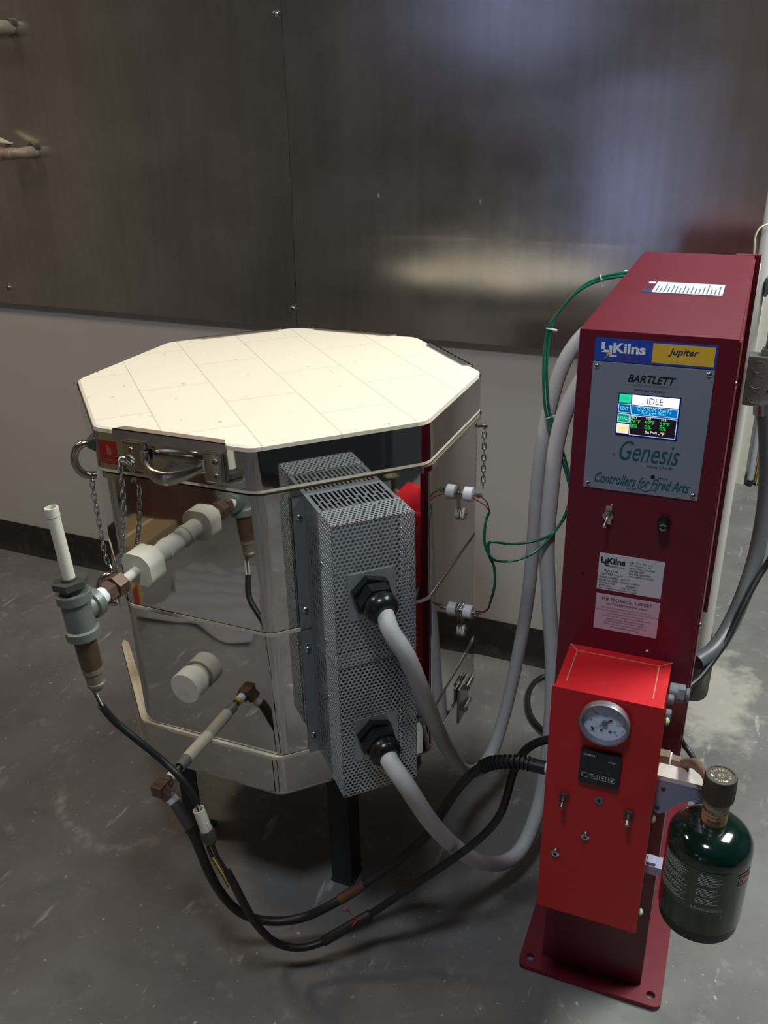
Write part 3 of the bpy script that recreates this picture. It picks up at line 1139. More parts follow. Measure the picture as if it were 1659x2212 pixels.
def electrical_box(z0, z1, zg, name_z):
    f = fr(5)
    D1, D2 = 0.071, 0.1205
    b = MB(f)
    b.norecalc = True
    n = 16
    us = [S0 + 0.0015]
    web = 0.0030
    sw = (S1 - S0 - 0.012 - web * (n - 1)) / n
    u = S0 + 0.006
    us = [S0]
    for k in range(n):
        us += [u, u + sw]
        u += sw + web
    us.append(S1)
    vs = [0.0, 0.010, 0.034, 0.038, 0.045, 0.049, 0.066, D1]

    def solid(i, j):
        if i % 2 == 0 or j in (0, len(vs) - 2):
            return True
        k = i // 2
        return (j == 2) if k % 2 else (j == 4)
    slot_panel(b, lambda u, v: (u, v, z1), us, vs, solid, 'galv_paint')            # vented top
    zs = [z0]
    zz = z0 + 0.012
    while zz < z1 - 0.02:
        zs += [zz, zz + 0.012]
        zz += 0.017
    zs.append(z1)
    ds = [0.0, 0.020, 0.0225, 0.030, 0.0325, 0.040, 0.0425, 0.050, 0.0525, 0.060, 0.0625, D1]
    for s in (S0, S1):   # sides with short louvre slits
        slot_panel(b, lambda u, v: (s, u, v), ds, zs, lambda i, j: i % 2 == 0 or j % 2 == 0 or i == 0, 'galv_paint')
    b.box((S0 + 0.003, 0.001, z0 + 0.002), (S1 - 0.003, 0.006, z1 - 0.035), 'inner')
    b.quad([(S0, 0.001, z0), (S1, 0.001, z0), (S1, D1, z0), (S0, D1, z0)], 'galv_paint')
    # terminal strip inside
    b.box((S0 + 0.012, 0.008, z1 - 0.065), (S1 - 0.012, 0.040, z1 - 0.050), 'maroon_d')
    b.quad([(S0 + 0.0005, D1 - 0.012, z0), (S1 - 0.0005, D1 - 0.012, z0), (S1 - 0.0005, D1 - 0.012, z1 - 0.03), (S0 + 0.0005, D1 - 0.012, z1 - 0.03)], 'inner')
    # mounting flange against the kiln
    b.box((S0 - 0.0165, -0.0008, z0 + 0.002), (S0, 0.0012, z1 - 0.002), 'galv_paint')
    b.box((S1, -0.0008, z0 + 0.002), (S1 + 0.0165, 0.0012, z1 - 0.002), 'galv_paint')
    eb = b.build('electrical_box', kiln, 20)
    b = MB(f)
    b.norecalc = True
    wf, hf, dp = S1 - S0, z1 - z0, D2 - 0.068
    perf_panel(b, lambda u, v, d: (S0 + u, D2 - d, z0 + v), wf, hf, 'perf')
    perf_panel(b, lambda u, v, d: (S0 + u, 0.068 + v, z1 + 0.0012 - d), wf, dp, 'perf')
    perf_panel(b, lambda u, v, d: (S0 - 0.0012 + d, 0.068 + u, z0 + v), dp, hf, 'perf')
    perf_panel(b, lambda u, v, d: (S1 + 0.0012 - d, 0.068 + u, z0 + v), dp, hf, 'perf')
    b.build('perforated_cover', eb, 20)
    for zz in (z1 - 0.035, z0 + 0.032):
        b = MB(f)
        screw(b, (S0 - 0.0075, 0.0012, zz), (0, 1, 0), 0.0052)
        b.build('screw', eb)
    for zz in (z1 - 0.075, z0 + 0.02):
        b = MB(f)
        screw(b, (S0 - 0.0012, 0.074, zz), (-1, 0, 0), 0.0040)
        b.build('screw', eb)
    # cable gland
    b = MB(f)
    b.norecalc = False
    sg = 0.119
    b.box((sg - 0.031, D2 - 0.0005, zg - 0.038), (sg + 0.037, D2 + 0.0010, zg + 0.034), 'patch')
    b.hexa((sg, D2 + 0.001, zg), (sg, D2 + 0.013, zg), 0.052, 'plastic', 0.3)
    b.hexa((sg, D2 + 0.013, zg), (sg + 0.001, D2 + 0.030, zg - 0.002), 0.046, 'plastic', 0.12)
    b.lathe((sg + 0.001, D2 + 0.029, zg - 0.002), (0.08, 1, -0.22), [(0, 0.0225), (0.004, 0.0235), (0.010, 0.0235), (0.016, 0.0215), (0.020, 0.0175), (0.0215, 0.0145)], 'plastic', 24)
    b.build('cable_gland', eb)
    return eb


electrical_box(0.6165, 0.8345, 0.727, 0)
electrical_box(0.3870, 0.6145, 0.489, 1)

# thermocouple connector blocks on the right-hand face


def thermocouple(s, z, s2, z2, name):
    f = fr(6)
    b = MB(f)
    b.box((s - 0.009, 0.0004, z - 0.008), (s + 0.009, 0.0020, z + 0.010), 'chrome', 0.0004)
    b.loft([[(s - 0.008, 0.0005, z), (s + 0.008, 0.0005, z), (s2 + 0.007, 0.0005, z2 - 0.010), (s2 - 0.007, 0.0005, z2 - 0.010)],
            [(s - 0.008, 0.0018, z), (s + 0.008, 0.0018, z), (s2 + 0.007, 0.0018, z2 - 0.010), (s2 - 0.007, 0.0018, z2 - 0.010)]], 'chrome')
    tcb = b.build('thermocouple_mount', kiln)
    b = MB(f)
    b.cyl((s, -0.004, z), (s, 0.008, z), 0.0040, 'zinc')
    b.cyl((s, 0.0050, z), (s, 0.0205, z), 0.0125, 'porcelain', bev=0.0012)
    b.build('ceramic_block', tcb)
    b = MB(f)
    for ds in (-0.0035, 0.0045):
        b.cyl((s + ds, 0.0205, z - ds * 0.4), (s + ds, 0.0340, z - ds * 0.4), 0.0022, 'zinc')
        b.cyl((s + ds, 0.0270, z - ds * 0.4), (s + ds, 0.0350, z - ds * 0.4), 0.0034, 'chrome', n=10)
    b.build('terminal', tcb)
    b = MB(f)
    b.cyl((s2, -0.002, z2), (s2, 0.0055, z2), 0.0105, 'fiber', bev=0.001)
    b.build('ceramic_spacer', tcb)
    b = MB(f)
    screw(b, (s2, 0.0055, z2), (0, 1, 0), 0.0038)
    b.build('screw', tcb)


thermocouple(0.160, 0.7330, 0.167, 0.692, 'u')
thermocouple(0.170, 0.501, 0.179, 0.454, 'l')

# draw latch joining the lower ring to the floor slab
b = MB(fr(6))
b.box((0.168, -0.001, 0.318), (0.182, 0.0015, 0.362), 'steel_dark', 0.0005)
b.box((0.148, 0.0015, 0.268), (0.204, 0.006, 0.345), 'steel_dark', 0.001)
for zz, s in ((0.330, 0.190), (0.290, 0.178)):
    b.cyl((s - 0.012, 0.010, zz), (s + 0.020, 0.010, zz), 0.0065, 'chrome', bev=0.001)
    b.cyl((s + 0.020, 0.010, zz), (s + 0.026, 0.010, zz), 0.0035, 'zinc')
b.build('draw_latch', slab)
b = MB(fr(3))
b.box((0.215, 0.0, 0.590), (0.245, 0.006, 0.632), 'chrome', 0.001)
b.cyl((0.217, 0.006, 0.612), (0.243, 0.006, 0.612), 0.005, 'chrome')
b.build('draw_latch', low)

# stand
st = thing('kiln_stand', 'dark grey angle-iron stand under the kiln', 'stand', (KX, KY, 0.0), KR)
b = MB()
q = 0.205
for sx in (-1, 1):
    b.box((sx * q - 0.016, -q, 0.286), (sx * q + 0.016, q, 0.316), 'stand', 0.001)
    b.box((-q, sx * q - 0.016, 0.286), (q, sx * q + 0.016, 0.316), 'stand', 0.001)
b.build('frame', st)
for sx in (-1, 1):
    for sy in (-1, 1):
        b = MB()
        x, y = sx * 0.182, sy * 0.178
        b.box((x - sx * 0.040, y, 0.004), (x, y + sy * 0.004, 0.300), 'stand')
        b.box((x - sx * 0.004, y - sy * 0.040, 0.004), (x, y, 0.300), 'stand')
        b.box((x - sx * 0.042, y - sy * 0.042, 0.0005), (x + sx * 0.002, y + sy * 0.006, 0.006), 'stand', 0.001)
        b.build('leg', st)

# ------------------------------------------------------------------ things plugged into the kiln front
probe = thing('oxygen_probe', 'white ceramic probe with a grey pipe tee, upper left of the kiln front', 'probe', (0.303, -1.16, 0.735))
P0 = Vector((0.3125, -0.9650, 0.7445)) - Vector(probe.location)
P1 = Vector((0.0, 0.0, 0.0))
axis = P1 - P0
Lp = axis.length
ax = axis / Lp


def at(d):
    return P0 + ax * d


b = MB()
b.cyl(at(-0.02), at(0.052), 0.0150, 'fiber', n=24)
b.lathe(at(0.010), ax, [(0, 0.0155), (0.001, 0.0165), (0.009, 0.0165), (0.010, 0.0155)], 'fiber', 24)
b.build('ceramic_sleeve', probe)
b = MB()   # block with two flats sawn off
rings = []
u = ax.cross(Vector((0, 0, 1))).normalized()
w = u.cross(ax)
for d_, k in ((0.050, 0.985), (0.052, 1.0), (0.080, 1.0), (0.0815, 0.985)):
    rg = []
    for i in range(40):
        a = 2 * PI * i / 40
        x, y = 0.0285 * math.cos(a), 0.0285 * math.sin(a)
        x = max(min(x, 0.0245), -0.026)
        y = max(y, -0.0225)
        y = min(y, 0.0262)
        rg.append(at(d_) + (u * x + w * y) * k)
    rings.append(rg)
b.loft(rings, 'fiber')
b.build('ceramic_block', probe)
b = MB()
b.cyl(at(0.080), at(0.118), 0.0070, 'fiber', n=20)
b.build('thin_tube', probe)
b = MB()
b.hexa(at(0.112), at(0.130), 0.0285, 'bronze', 0.4)
b.cyl(at(0.130), at(0.134), 0.0105, 'bronze')
b.hexa(at(0.134), at(0.147), 0.0265, 'bronze', 0.75)
b.build('compression_fitting', probe)
b = MB()
b.cyl(at(0.147), at(0.158), 0.0120, 'tape')
b.build('thread_tape', probe)
tilt = Vector((-0.075, 0.0, 1)).normalized()
b = MB()   # tee
b.lathe(-tilt * 0.034, tilt, [(0, 0.0190), (0.001, 0.0225), (0.012, 0.0225), (0.014, 0.0190), (0.052, 0.0190), (0.054, 0.0225), (0.066, 0.0225), (0.067, 0.0185)], 'galv', 24)
b.lathe((0, 0, 0), -ax, [(0.008, 0.0170), (0.020, 0.0170), (0.022, 0.0205), (0.033, 0.0205), (0.034, 0.0150)], 'galv', 24)
b.build('pipe_tee', probe)
b = MB()
b.cyl(tilt * 0.030, tilt * 0.041, 0.0160, 'iron')
b.hexa(tilt * 0.041, tilt * 0.050, 0.040, 'iron', 0.5)
b.cyl(tilt * 0.050, tilt * 0.053, 0.0110, 'iron')
b.build('reducing_bushing', probe)
b = MB()
b.lathe(tilt * 0.046, tilt, [(0, 0.0080), (0.092, 0.0080), (0.0925, 0.0086), (0.104, 0.0086), (0.104, 0.0062), (0.07, 0.0060)], 'fiber', 20)
b.lathe(tilt * 0.120, tilt, [(0, 0.0059), (0.001, 0.0059)], 'hole', 16)
b.build('outlet_tube', probe)
b = MB()
b.lathe(-tilt * 0.032, -tilt, [(0, 0.0165), (0.004, 0.0150), (0.048, 0.0140), (0.050, 0.0132)], 'sensorbrown', 20)
b.lathe(-tilt * 0.082, -tilt, [(0, 0.0142), (0.006, 0.0142), (0.008, 0.0125), (0.022, 0.0115), (0.0235, 0.0125), (0.028, 0.0120), (0.030, 0.0095), (0.034, 0.0090)], 'sensortip', 20)
b.build('sensor_body', probe)

plug = thing('peephole_plug', 'short round white ceramic plug in the middle of the kiln front', 'plug', (0.3193, -0.9650, 0.507))
b = MB()
b.lathe((0, 0.012, 0), (0.015, -1, 0), [(0, 0.021), (0.0115, 0.021), (0.0116, 0.0255), (0.013, 0.0262), (0.0385, 0.0262), (0.0395, 0.0252)], 'fiber', 36)
b.build('plug', plug)
b = MB()
Fp = lambda u, v: (u, -0.02765, v)
b.text('L&L', (-0.009, 0.010, -0.012, -0.003), 'fiberold', Fp, 0.25)
b.build('stamped_mark', plug)

# gas inlet tube, low on the kiln front
burn = thing('gas_inlet_tube', 'cream ceramic inlet tube with a brown elbow, low on the kiln front', 'pipe', (0.3280, -1.0885, 0.3935))
B0 = Vector((0.3261, -0.9650, 0.3935)) - Vector(burn.location)
ax = (-B0).normalized()


def at(d):
    return B0 + ax * d


b = MB()
b.cyl(at(-0.015), at(0.0535), 0.0100, 'fiberold', n=24)
b.build('ceramic_tube', burn)
b = MB()
b.lathe(at(0.052), ax, [(0, 0.0085), (0.001, 0.0090), (0.021, 0.0088), (0.0225, 0.0086), (0.0225, 0.0068), (0.008, 0.0068)], 'greysleeve', 20)
b.lathe(at(0.060), ax, [(0, 0.0066), (0.0005, 0.0066)], 'hole', 16)
b.build('metal_sleeve', burn)
b = MB()
b.cyl(at(0.062), at(0.092), 0.0042, 'steel_dark')
b.cyl(at(0.0845), at(0.092), 0.0072, 'yellow')
b.build('yellow_collar', burn)
b = MB()
b.cyl(at(0.092), at(0.108), 0.0075, 'tape', bev=0.001)
b.build('thread_tape', burn)
OUT = Vector((0.75, 0.02, -0.72)).normalized()
b = MB()
b.box((-0.0095, -0.0125, -0.0095), (0.0095, 0.017, 0.0095), 'bronze', 0.0015)
b.hexa((0, 0.008, 0), (0, 0.019, 0), 0.021, 'bronze')
b.hexa((0, 0, 0), OUT * 0.020, 0.021, 'bronze', 0.2)
b.build('elbow', burn)
b = MB()
b.lathe(OUT * 0.019, OUT, [(0, 0.0085), (0.003, 0.0092), (0.012, 0.0086), (0.014, 0.0080)], 'tape', 14)
b.tube([OUT * 0.022 + Vector((0.006, -0.002, 0.006)), OUT * 0.018 + Vector((0.010, -0.004, 0.011)), OUT * 0.016 + Vector((0.013, -0.004, 0.012))], 0.0012, 'tape', 6, 3)
b.build('tape_wrap', burn)

# ------------------------------------------------------------------ chains


def chain(pts, label, r=0.0011, pitch=0.0105):
    P_ = spline([Vector(p) for p in pts], 12)
    # resample at the pitch
    out = [P_[0]]
    acc = 0
    for a, c in zip(P_, P_[1:]):
        d = (c - a).length
        while acc + d >= pitch:
            k = (pitch - acc) / d
            a = a + (c - a) * k
            out.append(a)
            d = (c - a).length
            acc = 0
        acc += d
    b = MB()
    up = Vector((1, -0.6, 0)).normalized()
    for i, (p, q) in enumerate(zip(out, out[1:])):
        t = (q - p).normalized()
        e = up.cross(t).normalized()
        g = t.cross(e)
        side = e * 0.8 + g * 0.6 if i % 2 else g * 0.8 - e * 0.6
        side.normalize()
        c = (p + q) / 2
        L2 = pitch * 0.5 + r * 1.6
        w2 = 0.0033
        loop = []
        for k in range(10):
            a = 2 * PI * k / 10
            x = math.cos(a)
            loop.append(c + t * (L2 - w2) * (1 if x > 0 else -1) * (1 if abs(x) > 0.2 else 0) + t * w2 * x + side * w2 * math.sin(a))
        b.tube(loop, r, 'zinc', 5, 1, closed=True)
    return single(b, 'hanging_chain', label, 'chain')


chain([(0.268, -0.979, 0.870), (0.260, -0.980, 0.876), (0.251, -0.980, 0.876), (0.248, -0.978, 0.861), (0.245, -0.977, 0.825), (0.240, -0.977, 0.787), (0.233, -0.977, 0.748), (0.225, -0.976, 0.719), (0.214, -0.974, 0.699), (0.200, -0.972, 0.687)], 'zinc chain hanging from the lid handle bracket across the kiln front')
chain([(0.1765, -0.961, 0.834), (0.1765, -0.963, 0.800), (0.177, -0.963, 0.760), (0.1775, -0.963, 0.720), (0.180, -0.964, 0.695), (0.192, -0.970, 0.682)], 'zinc chain hanging from the side lid handle at the left edge of the kiln')
chain([(0.6380, -0.4995, 0.812), (0.6380, -0.4995, 0.79), (0.6380, -0.4995, 0.75), (0.6380, -0.4995, 0.69)], 'short zinc chain at the right edge of the kiln, by the upper thermocouple')
b = MB()
for r0_, r1_, rad in ((0.330, 0.346, 0.0034), (0.343, 0.349, 0.0055)):
    b.cyl((r0_ * math.cos(R(24.5)), r0_ * math.sin(R(24.5)), 0.814 - Z0), (r1_ * math.cos(R(24.5)), r1_ * math.sin(R(24.5)), 0.814 - Z0), rad, 'zinc')
b.build('chain_bolt', upp)

# ------------------------------------------------------------------ control cabinet
PX, PY, PR = 0.86017, -0.84284, 0.029698
cab = thing('control_cabinet', 'tall maroon kiln control cabinet with a lit touchscreen', 'control cabinet', (PX, PY, 0.0), PR)
BW, BD, BZ = 0.18011, 0.58692, 1.07788
b = MB()
b.box((0, 0, 0.415), (BW, BD, BZ), 'maroon', 0.0016)
body = b.build('cabinet_body', cab)
b = MB()
b.box((BW - 0.001, 0.004, 0.46), (BW + 0.0022, BD - 0.006, BZ - 0.004), 'maroon_d', 0.001)
b.box((0.15, BD - 0.001, 0.385), (0.1905, BD + 0.010, BZ + 0.001), 'maroon_d', 0.001)
b.box((-0.006, BD - 0.001, 0.385), (0.15, BD + 0.010, BZ - 0.01), 'maroon_d', 0.001)
o = b.build('back_cover', cab)
b = MB()
for z in (1.02, 0.69):
    b = MB()
    screw(b, (BW + 0.0022, 0.018, z), (1, 0, 0), 0.0042)
    b.build('side_screw', cab)

b = MB()
b.box((0.0123, 0.0, 0.009), (0.1739, 0.50, 0.42), 'maroon_d', 0.0012)
b.build('pedestal_post', cab)
b = MB()   # foot plate with rounded corners and bolt holes
hw, y0, y1, rc = 0.1157, -0.0307, 0.5859, 0.012
cxp = 0.0930
outline = []
for cx_, cy_, a0 in ((cxp + hw - rc, y1 - rc, 0), (cxp - hw + rc, y1 - rc, PI / 2), (cxp - hw + rc, y0 + rc, PI), (cxp + hw - rc, y0 + rc, 1.5 * PI)):
    for k in range(6):
        a = a0 + PI / 2 * k / 5
        outline.append((cx_ + rc * math.cos(a), cy_ + rc * math.sin(a)))
holes = [[(hx + 0.0072 * math.cos(2 * PI * k / 14), hy + 0.0072 * math.sin(2 * PI * k / 14)) for k in range(14)] for hx in (cxp - hw + 0.017, cxp + hw - 0.017) for hy in (y0 + 0.020, y1 - 0.024)]
bm = b.bm
es = []
for lp in [outline] + holes:
    vs = [bm.verts.new((x, y, 0.0095)) for x, y in lp]
    for i in range(len(vs)):
        es.append(bm.edges.new((vs[i], vs[(i + 1) % len(vs)])))
bmesh.ops.triangle_fill(bm, use_beauty=True, edges=es)
bmesh.ops.recalc_face_normals(bm, faces=bm.faces[:])
ret = bmesh.ops.extrude_face_region(bm, geom=bm.faces[:])
for v in [g for g in ret['geom'] if isinstance(g, bmesh.types.BMVert)]:
    v.co.z = 0.0006
for f_ in bm.faces:
    f_.material_index = b.mi('maroon_d')
b.build('base_plate', cab)

FY = 0.0   # front plane (local y)


def FP(d):
    return lambda u, v: (u, -d, v)


# brand strip
b = MB()
b.box((0.0197, -0.0009, 1.0412), (0.1584, 0, 1.0688), 'blue')
b.box((0.0868, -0.0011, 1.0436), (0.1560, -0.0008, 1.0668), 'gold')
decal = b.build('brand_strip', cab)
b = MB()
F = FP(0.0013)


def ll_logo(b, F, x0, x1, z0, z1, m, bolt=None, sub=None):
    """two interlocked Ls, Kilns, lightning bolt"""
    w, h = x1 - x0, z1 - z0

    def pt(u, v):
        return F(x0 + u * w, z0 + v * h)
    for poly in ([(0.0, 0.32), (0.20, 0.32), (0.20, 0.49), (0.075, 0.49), (0.075, 1.0), (0.0, 1.0)],
                 [(0.17, 0.05), (0.36, 0.05), (0.36, 0.20), (0.245, 0.20), (0.245, 0.78), (0.17, 0.78)]):
        k = len(poly)
        b.quad([pt(poly[0][0], poly[0][1]), pt(poly[1][0], poly[1][1]), pt(poly[2][0], poly[2][1]), pt(poly[3][0], poly[3][1])], m)
        b.quad([pt(poly[0][0], poly[3][1]), pt(poly[3][0], poly[3][1]), pt(poly[4][0], poly[4][1]), pt(poly[5][0], poly[5][1])], m)
    b.text('Kilns', (x0 + 0.27 * w, x1, z0 + 0.32 * h, z1), m, F, bold=0.035)
    if bolt:
        b.face([b._v(F(x0 + u * w, z0 + v * h)) for u, v in ((0.185, 0.45), (0.13, 0.14), (0.155, 0.16), (0.07, -0.16), (0.165, 0.10), (0.14, 0.08), (0.215, 0.30))], bolt)
    if sub:
        b.text('hotkilns.com', (x0 + 0.38 * w, x0 + 0.98 * w, z0 - 0.02 * h, z0 + 0.22 * h), sub, F)


ll_logo(b, F, 0.0275, 0.0790, 1.0460, 1.0640, 'white', 'gold', 'redprint')
b.build('maker_logo', decal, 0)
b = MB()
b.text('Jupiter', (0.1045, 0.1385, 1.0520, 1.0628), 'navy', F, 0.30, bold=0.016)
b.text('Kilns Built to Last', (0.1000, 0.1420, 1.0462, 1.0504), 'pale', F)
b.build('lettering', decal, 0)

# grey instrument plate
b = MB()
b.box((0.0188, -0.0016, 0.8752), (0.1585, 0, 1.0400), 'plate', 0.0005)
plate = b.build('instrument_plate', cab)
for x, z in ((0.0239, 1.0340), (0.1524, 1.0347), (0.0245, 0.8808), (0.1526, 0.8814)):
    b = MB()
    screw(b, (x, -0.0016, z), (0, -1, 0), 0.0034)
    b.build('screw', plate)
b = MB()
F = FP(0.0019)
b.text('BARTLETT', (0.0615, 0.1170, 1.0182, 1.0276), 'black', F, 0.30, bold=0.022)
b.text('INSTRUMENT COMPANY', (0.0680, 0.1092, 1.0138, 1.0160), 'greyprint', F)
b.quad([F(0.0585, 1.0147), F(0.0665, 1.0147), F(0.0665, 1.0149), F(0.0585, 1.0149)], 'greyprint')
b.quad([F(0.1105, 1.0147), F(0.1185, 1.0147), F(0.1185, 1.0149), F(0.1105, 1.0149)], 'greyprint')
b.text('www.bartinst.com', (0.0700, 0.1062, 1.0078, 1.0110), 'black', F)
b.build('maker_lettering', plate, 0)
b = MB()
b.text('The', (0.0515, 0.0555, 0.9225, 0.9250), 'black', F, 0.3)
b.text('Genesis', (0.0600, 0.1315, 0.9180, 0.9440), 'teal', F, 0.32)
b.text('Model: LT3140', (0.0945, 0.1250, 0.9118, 0.9146), 'black', F, 0.3)
b.build('model_lettering', plate, 0)
b = MB()
b.lathe((0.1030, -0.0017, 0.9000), (0, -1, 0), [(0, 0.0026), (0.0003, 0.0026)], 'black')
b.build('indicator_hole', plate, 0)
b = MB()
b.text('Wi-Fi', (0.1095, 0.1208, 0.8978, 0.9006), 'black', F, 0.3)
b.build('indicator_lettering', plate, 0)
b = MB()
b.text('Controllers for Fired Arts', (0.0325, 0.1475, 0.8838, 0.8978), 'teal', F, 0.42, bold=0.012)
wave = []
for k in range(25):
    t_ = k / 24
    wave.append(Vector(F(0.0735 + 0.035 * t_, 0.8815 - 0.0016 * math.sin(t_ * 4 * PI))))
b.tube(wave, 0.00045, 'teal', 5, 1)
b.build('slogan_lettering', plate, 0)

# lit touch screen
b = MB()
sx0, sx1, sz0, sz1 = 0.0527, 0.1255, 0.9500, 1.0037
b.box((sx0, -0.0022, sz0), (sx1, -0.0012, sz1), 'e_navy')
SW, SH = sx1 - sx0, sz1 - sz0


def S(d):
    return lambda u, v: (sx0 + u * SW, -d, sz0 + v * SH)


F = S(0.0024)
G = S(0.0026)
H_ = S(0.0028)


def cell(u0, u1, v0, v1, fill, edge=None):
    if edge:
        b.quad([F(u0, v0), F(u1, v0), F(u1, v1), F(u0, v1)], edge)
        e1, e2 = 0.010, 0.013
        b.quad([G(u0 + e1, v0 + e2), G(u1 - e1, v0 + e2), G(u1 - e1, v1 - e2), G(u0 + e1, v1 - e2)], fill)
    else:
        b.quad([G(u0, v0), G(u1, v0), G(u1, v1), G(u0, v1)], fill)


cell(0.015, 0.215, 0.775, 0.985, 'e_mint', 'e_green')
cell(0.015, 0.215, 0.545, 0.755, 'e_edit', 'e_line')
cell(0.015, 0.215, 0.315, 0.525, 'e_greend', 'e_line')
cell(0.015, 0.215, 0.055, 0.285, 'e_yellow', 'e_white')
cell(0.225, 0.975, 0.755, 0.985, 'e_white')
cell(0.225, 0.975, 0.525, 0.735, 'e_blue', 'e_line')
cell(0.225, 0.975, 0.035, 0.505, 'e_dark', 'e_line')


def stext(s, u0, u1, v0, v1, m):
    b.text(s, (u0, u1, v0, v1), m, H_)


stext('STRT', 0.05, 0.18, 0.84, 0.92, 'e_green')
stext('EDIT', 0.05, 0.18, 0.61, 0.69, 'e_cyan')
stext('LOAD', 0.035, 0.195, 0.38, 0.46, 'e_cyan')
stext('MENU', 0.05, 0.18, 0.13, 0.21, 'e_yellow2')
stext('IDLE', 0.47, 0.72, 0.80, 0.94, 'e_ink')
stext('CUSTOM User12', 0.32, 0.87, 0.63, 0.725, 'e_cyan')
stext('full pwr test', 0.40, 0.79, 0.545, 0.635, 'e_cyan')
for k, (a, tmp) in enumerate(((0.245, '76\u00b0F'), (0.475, '59\u00b0F'), (0.715, '59\u00b0F'))):
    stext('TC%d' % (k + 1), a, a + 0.085, 0.435, 0.49, 'e_white')
    stext(tmp, a - 0.005, a + 0.145, 0.325, 0.415, 'e_lime')
    stext('0%', a - 0.005, a + 0.10, 0.215, 0.305, 'e_lime')
stext('Set Point', 0.49, 0.68, 0.115, 0.175, 'e_white')
stext('-\u00b0F', 0.70, 0.795, 0.085, 0.175, 'e_yellow')
b.build('touchscreen', plate, 0)

# toggle switch, fuse holder, small hole and rivet
b = MB()
b.box((0.0495, -0.0012, 0.8270), (0.0575, 0, 0.8520), 'chrome', 0.0004)
b.hexa((0.0535, -0.001, 0.8395), (0.0535, -0.004, 0.8395), 0.0125, 'chrome')
b.cyl((0.0535, -0.004, 0.8395), (0.0535, -0.010, 0.8395), 0.0042, 'zinc')
sw = b.build('toggle_switch', cab)
b = MB()
b.tube([(0.0535, -0.009, 0.8395), (0.0530, -0.017, 0.8365), (0.0525, -0.024, 0.8335)], [0.0016, 0.0026], 'chrome', 10, 3)
b.build('lever', sw)
b = MB()
b.cyl((0.0567, -0.001, 0.8520), (0.0570, -0.003, 0.8560), 0.0008, 'zinc', n=6)
b.build('locating_tab', sw)
b = MB()
b.lathe((0.1229, 0.0, 0.8400), (0, -1, 0), [(0, 0.0088), (0.003, 0.0086), (0.003, 0.0074), (0.015, 0.0070), (0.016, 0.0064)], 'plastic', 24)
fu = b.build('fuse_holder', cab)
b = MB()
F = FP(0.0163)
b.ringtext('FUSE', (0.1229, 0.8400), 0.0027, 0.0022, PI * 0.5 + 0.9, 0.60, 'white', F)
b.ringtext('FUSE', (0.1229, 0.8400), 0.0027, 0.0022, PI * 1.5 + 0.9, 0.60, 'white', F)
b.build('lettering', fu, 0)
b = MB()
b.lathe((0.0279, -0.0001, 0.7494), (0, -1, 0), [(0, 0.0020), (0.0002, 0.0020)], 'hole', 12)
b.build('screw_hole', cab)
b = MB()
b.dome((0.1212, -0.0002, 0.6471), (0, -1, 0), 0.0020, 0.0012, 'white', 10, 3)
b.build('rivet', cab)

# data nameplate
b = MB()
b.box((0.0470, -0.0006, 0.7300), (0.1300, 0, 0.7845), 'label', 0.0003)
lab = b.build('nameplate_label', cab)
b = MB()
F = FP(0.0009)
ll_logo(b, F, 0.0492, 0.0810, 0.7655, 0.7790, 'black', None, 'black')
b.text('Made in USA', (0.0548, 0.0728, 0.7578, 0.7612), 'black', F)
for k, s in enumerate(('L&L Kiln Mfg, Inc.', '505 Sharptown Rd.', 'Swedesboro, NJ 08085', '856-294-0077', 'Fax: 856-294-0070', 'service@hotkilns.com')):
    b.text(s, (0.0868, 0.0868 + len(s) * 0.00162, 0.7748 - k * 0.0040, 0.7776 - k * 0.0040), 'black', F)
b.text('JUPITER KILN', (0.0508, 0.0790, 0.7518, 0.7558), 'black', F)
for k, (s, u0, u1) in enumerate((('MODEL NUMBER:', 0.0490, 0.0740), ('SERIAL NUMBER:', 0.0490, 0.0740), ('VOLTAGE: 208', 0.0490, 0.0698), ('AMPS: 46.2', 0.0490, 0.0660), ('MAX TEMPERATURE (DEG F): 2400', 0.0490, 0.1000))):
    b.text(s, (u0, u1, 0.7478 - k * 0.0042, 0.7506 - k * 0.0042), 'black', F)
b.text('JD18-JT', (0.0772, 0.0888, 0.7478, 0.7506), 'black', F)
b.text('072816-C-JHSBE14', (0.0768, 0.1018, 0.7436, 0.7464), 'black', F)
b.text('PHASE: 1', (0.0855, 0.0988, 0.7394, 0.7422), 'black', F)
b.text('WATTS: 9,600', (0.0785, 0.0985, 0.7352, 0.7380), 'black', F)
b.build('lettering', lab, 0)

# technical support label
b = MB()
b.box((0.0475, -0.0006, 0.6688), (0.1306, 0, 0.7235), 'label2', 0.0003)
lab = b.build('support_label', cab)
b = MB()
b.text('FOR TECHNICAL SUPPORT', (0.0555, 0.1205, 0.7145, 0.7190), 'black', F)
b.text('service@hotkilns.com', (0.0620, 0.1140, 0.7078, 0.7124), 'black', F)
for k, (s, u0, u1) in enumerate((('Send your Data Nameplate information (Model No,', 0.0555, 0.1205), ('Serial No. & Voltage) and a brief description of the problem(s) to', 0.0485, 0.1298), ('service@hotkilns.com. Send photos', 0.0640, 0.1120),
                                 ('if appropriate. You will get prompt, effective and', 0.0570, 0.1200), ('detailed answers. Also search the user', 0.0628, 0.1135), ('knowledgebase using the search engine at', 0.0605, 0.1165),
                                 ('hotkilns.com and view the training & support', 0.0600, 0.1175), ('videos at hotkilns.com/videos', 0.0690, 0.1070))):
    b.text(s, (u0, u1, 0.7022 - k * 0.0041, 0.7050 - k * 0.0041), 'greyprint', F)
b.build('lettering', lab, 0)

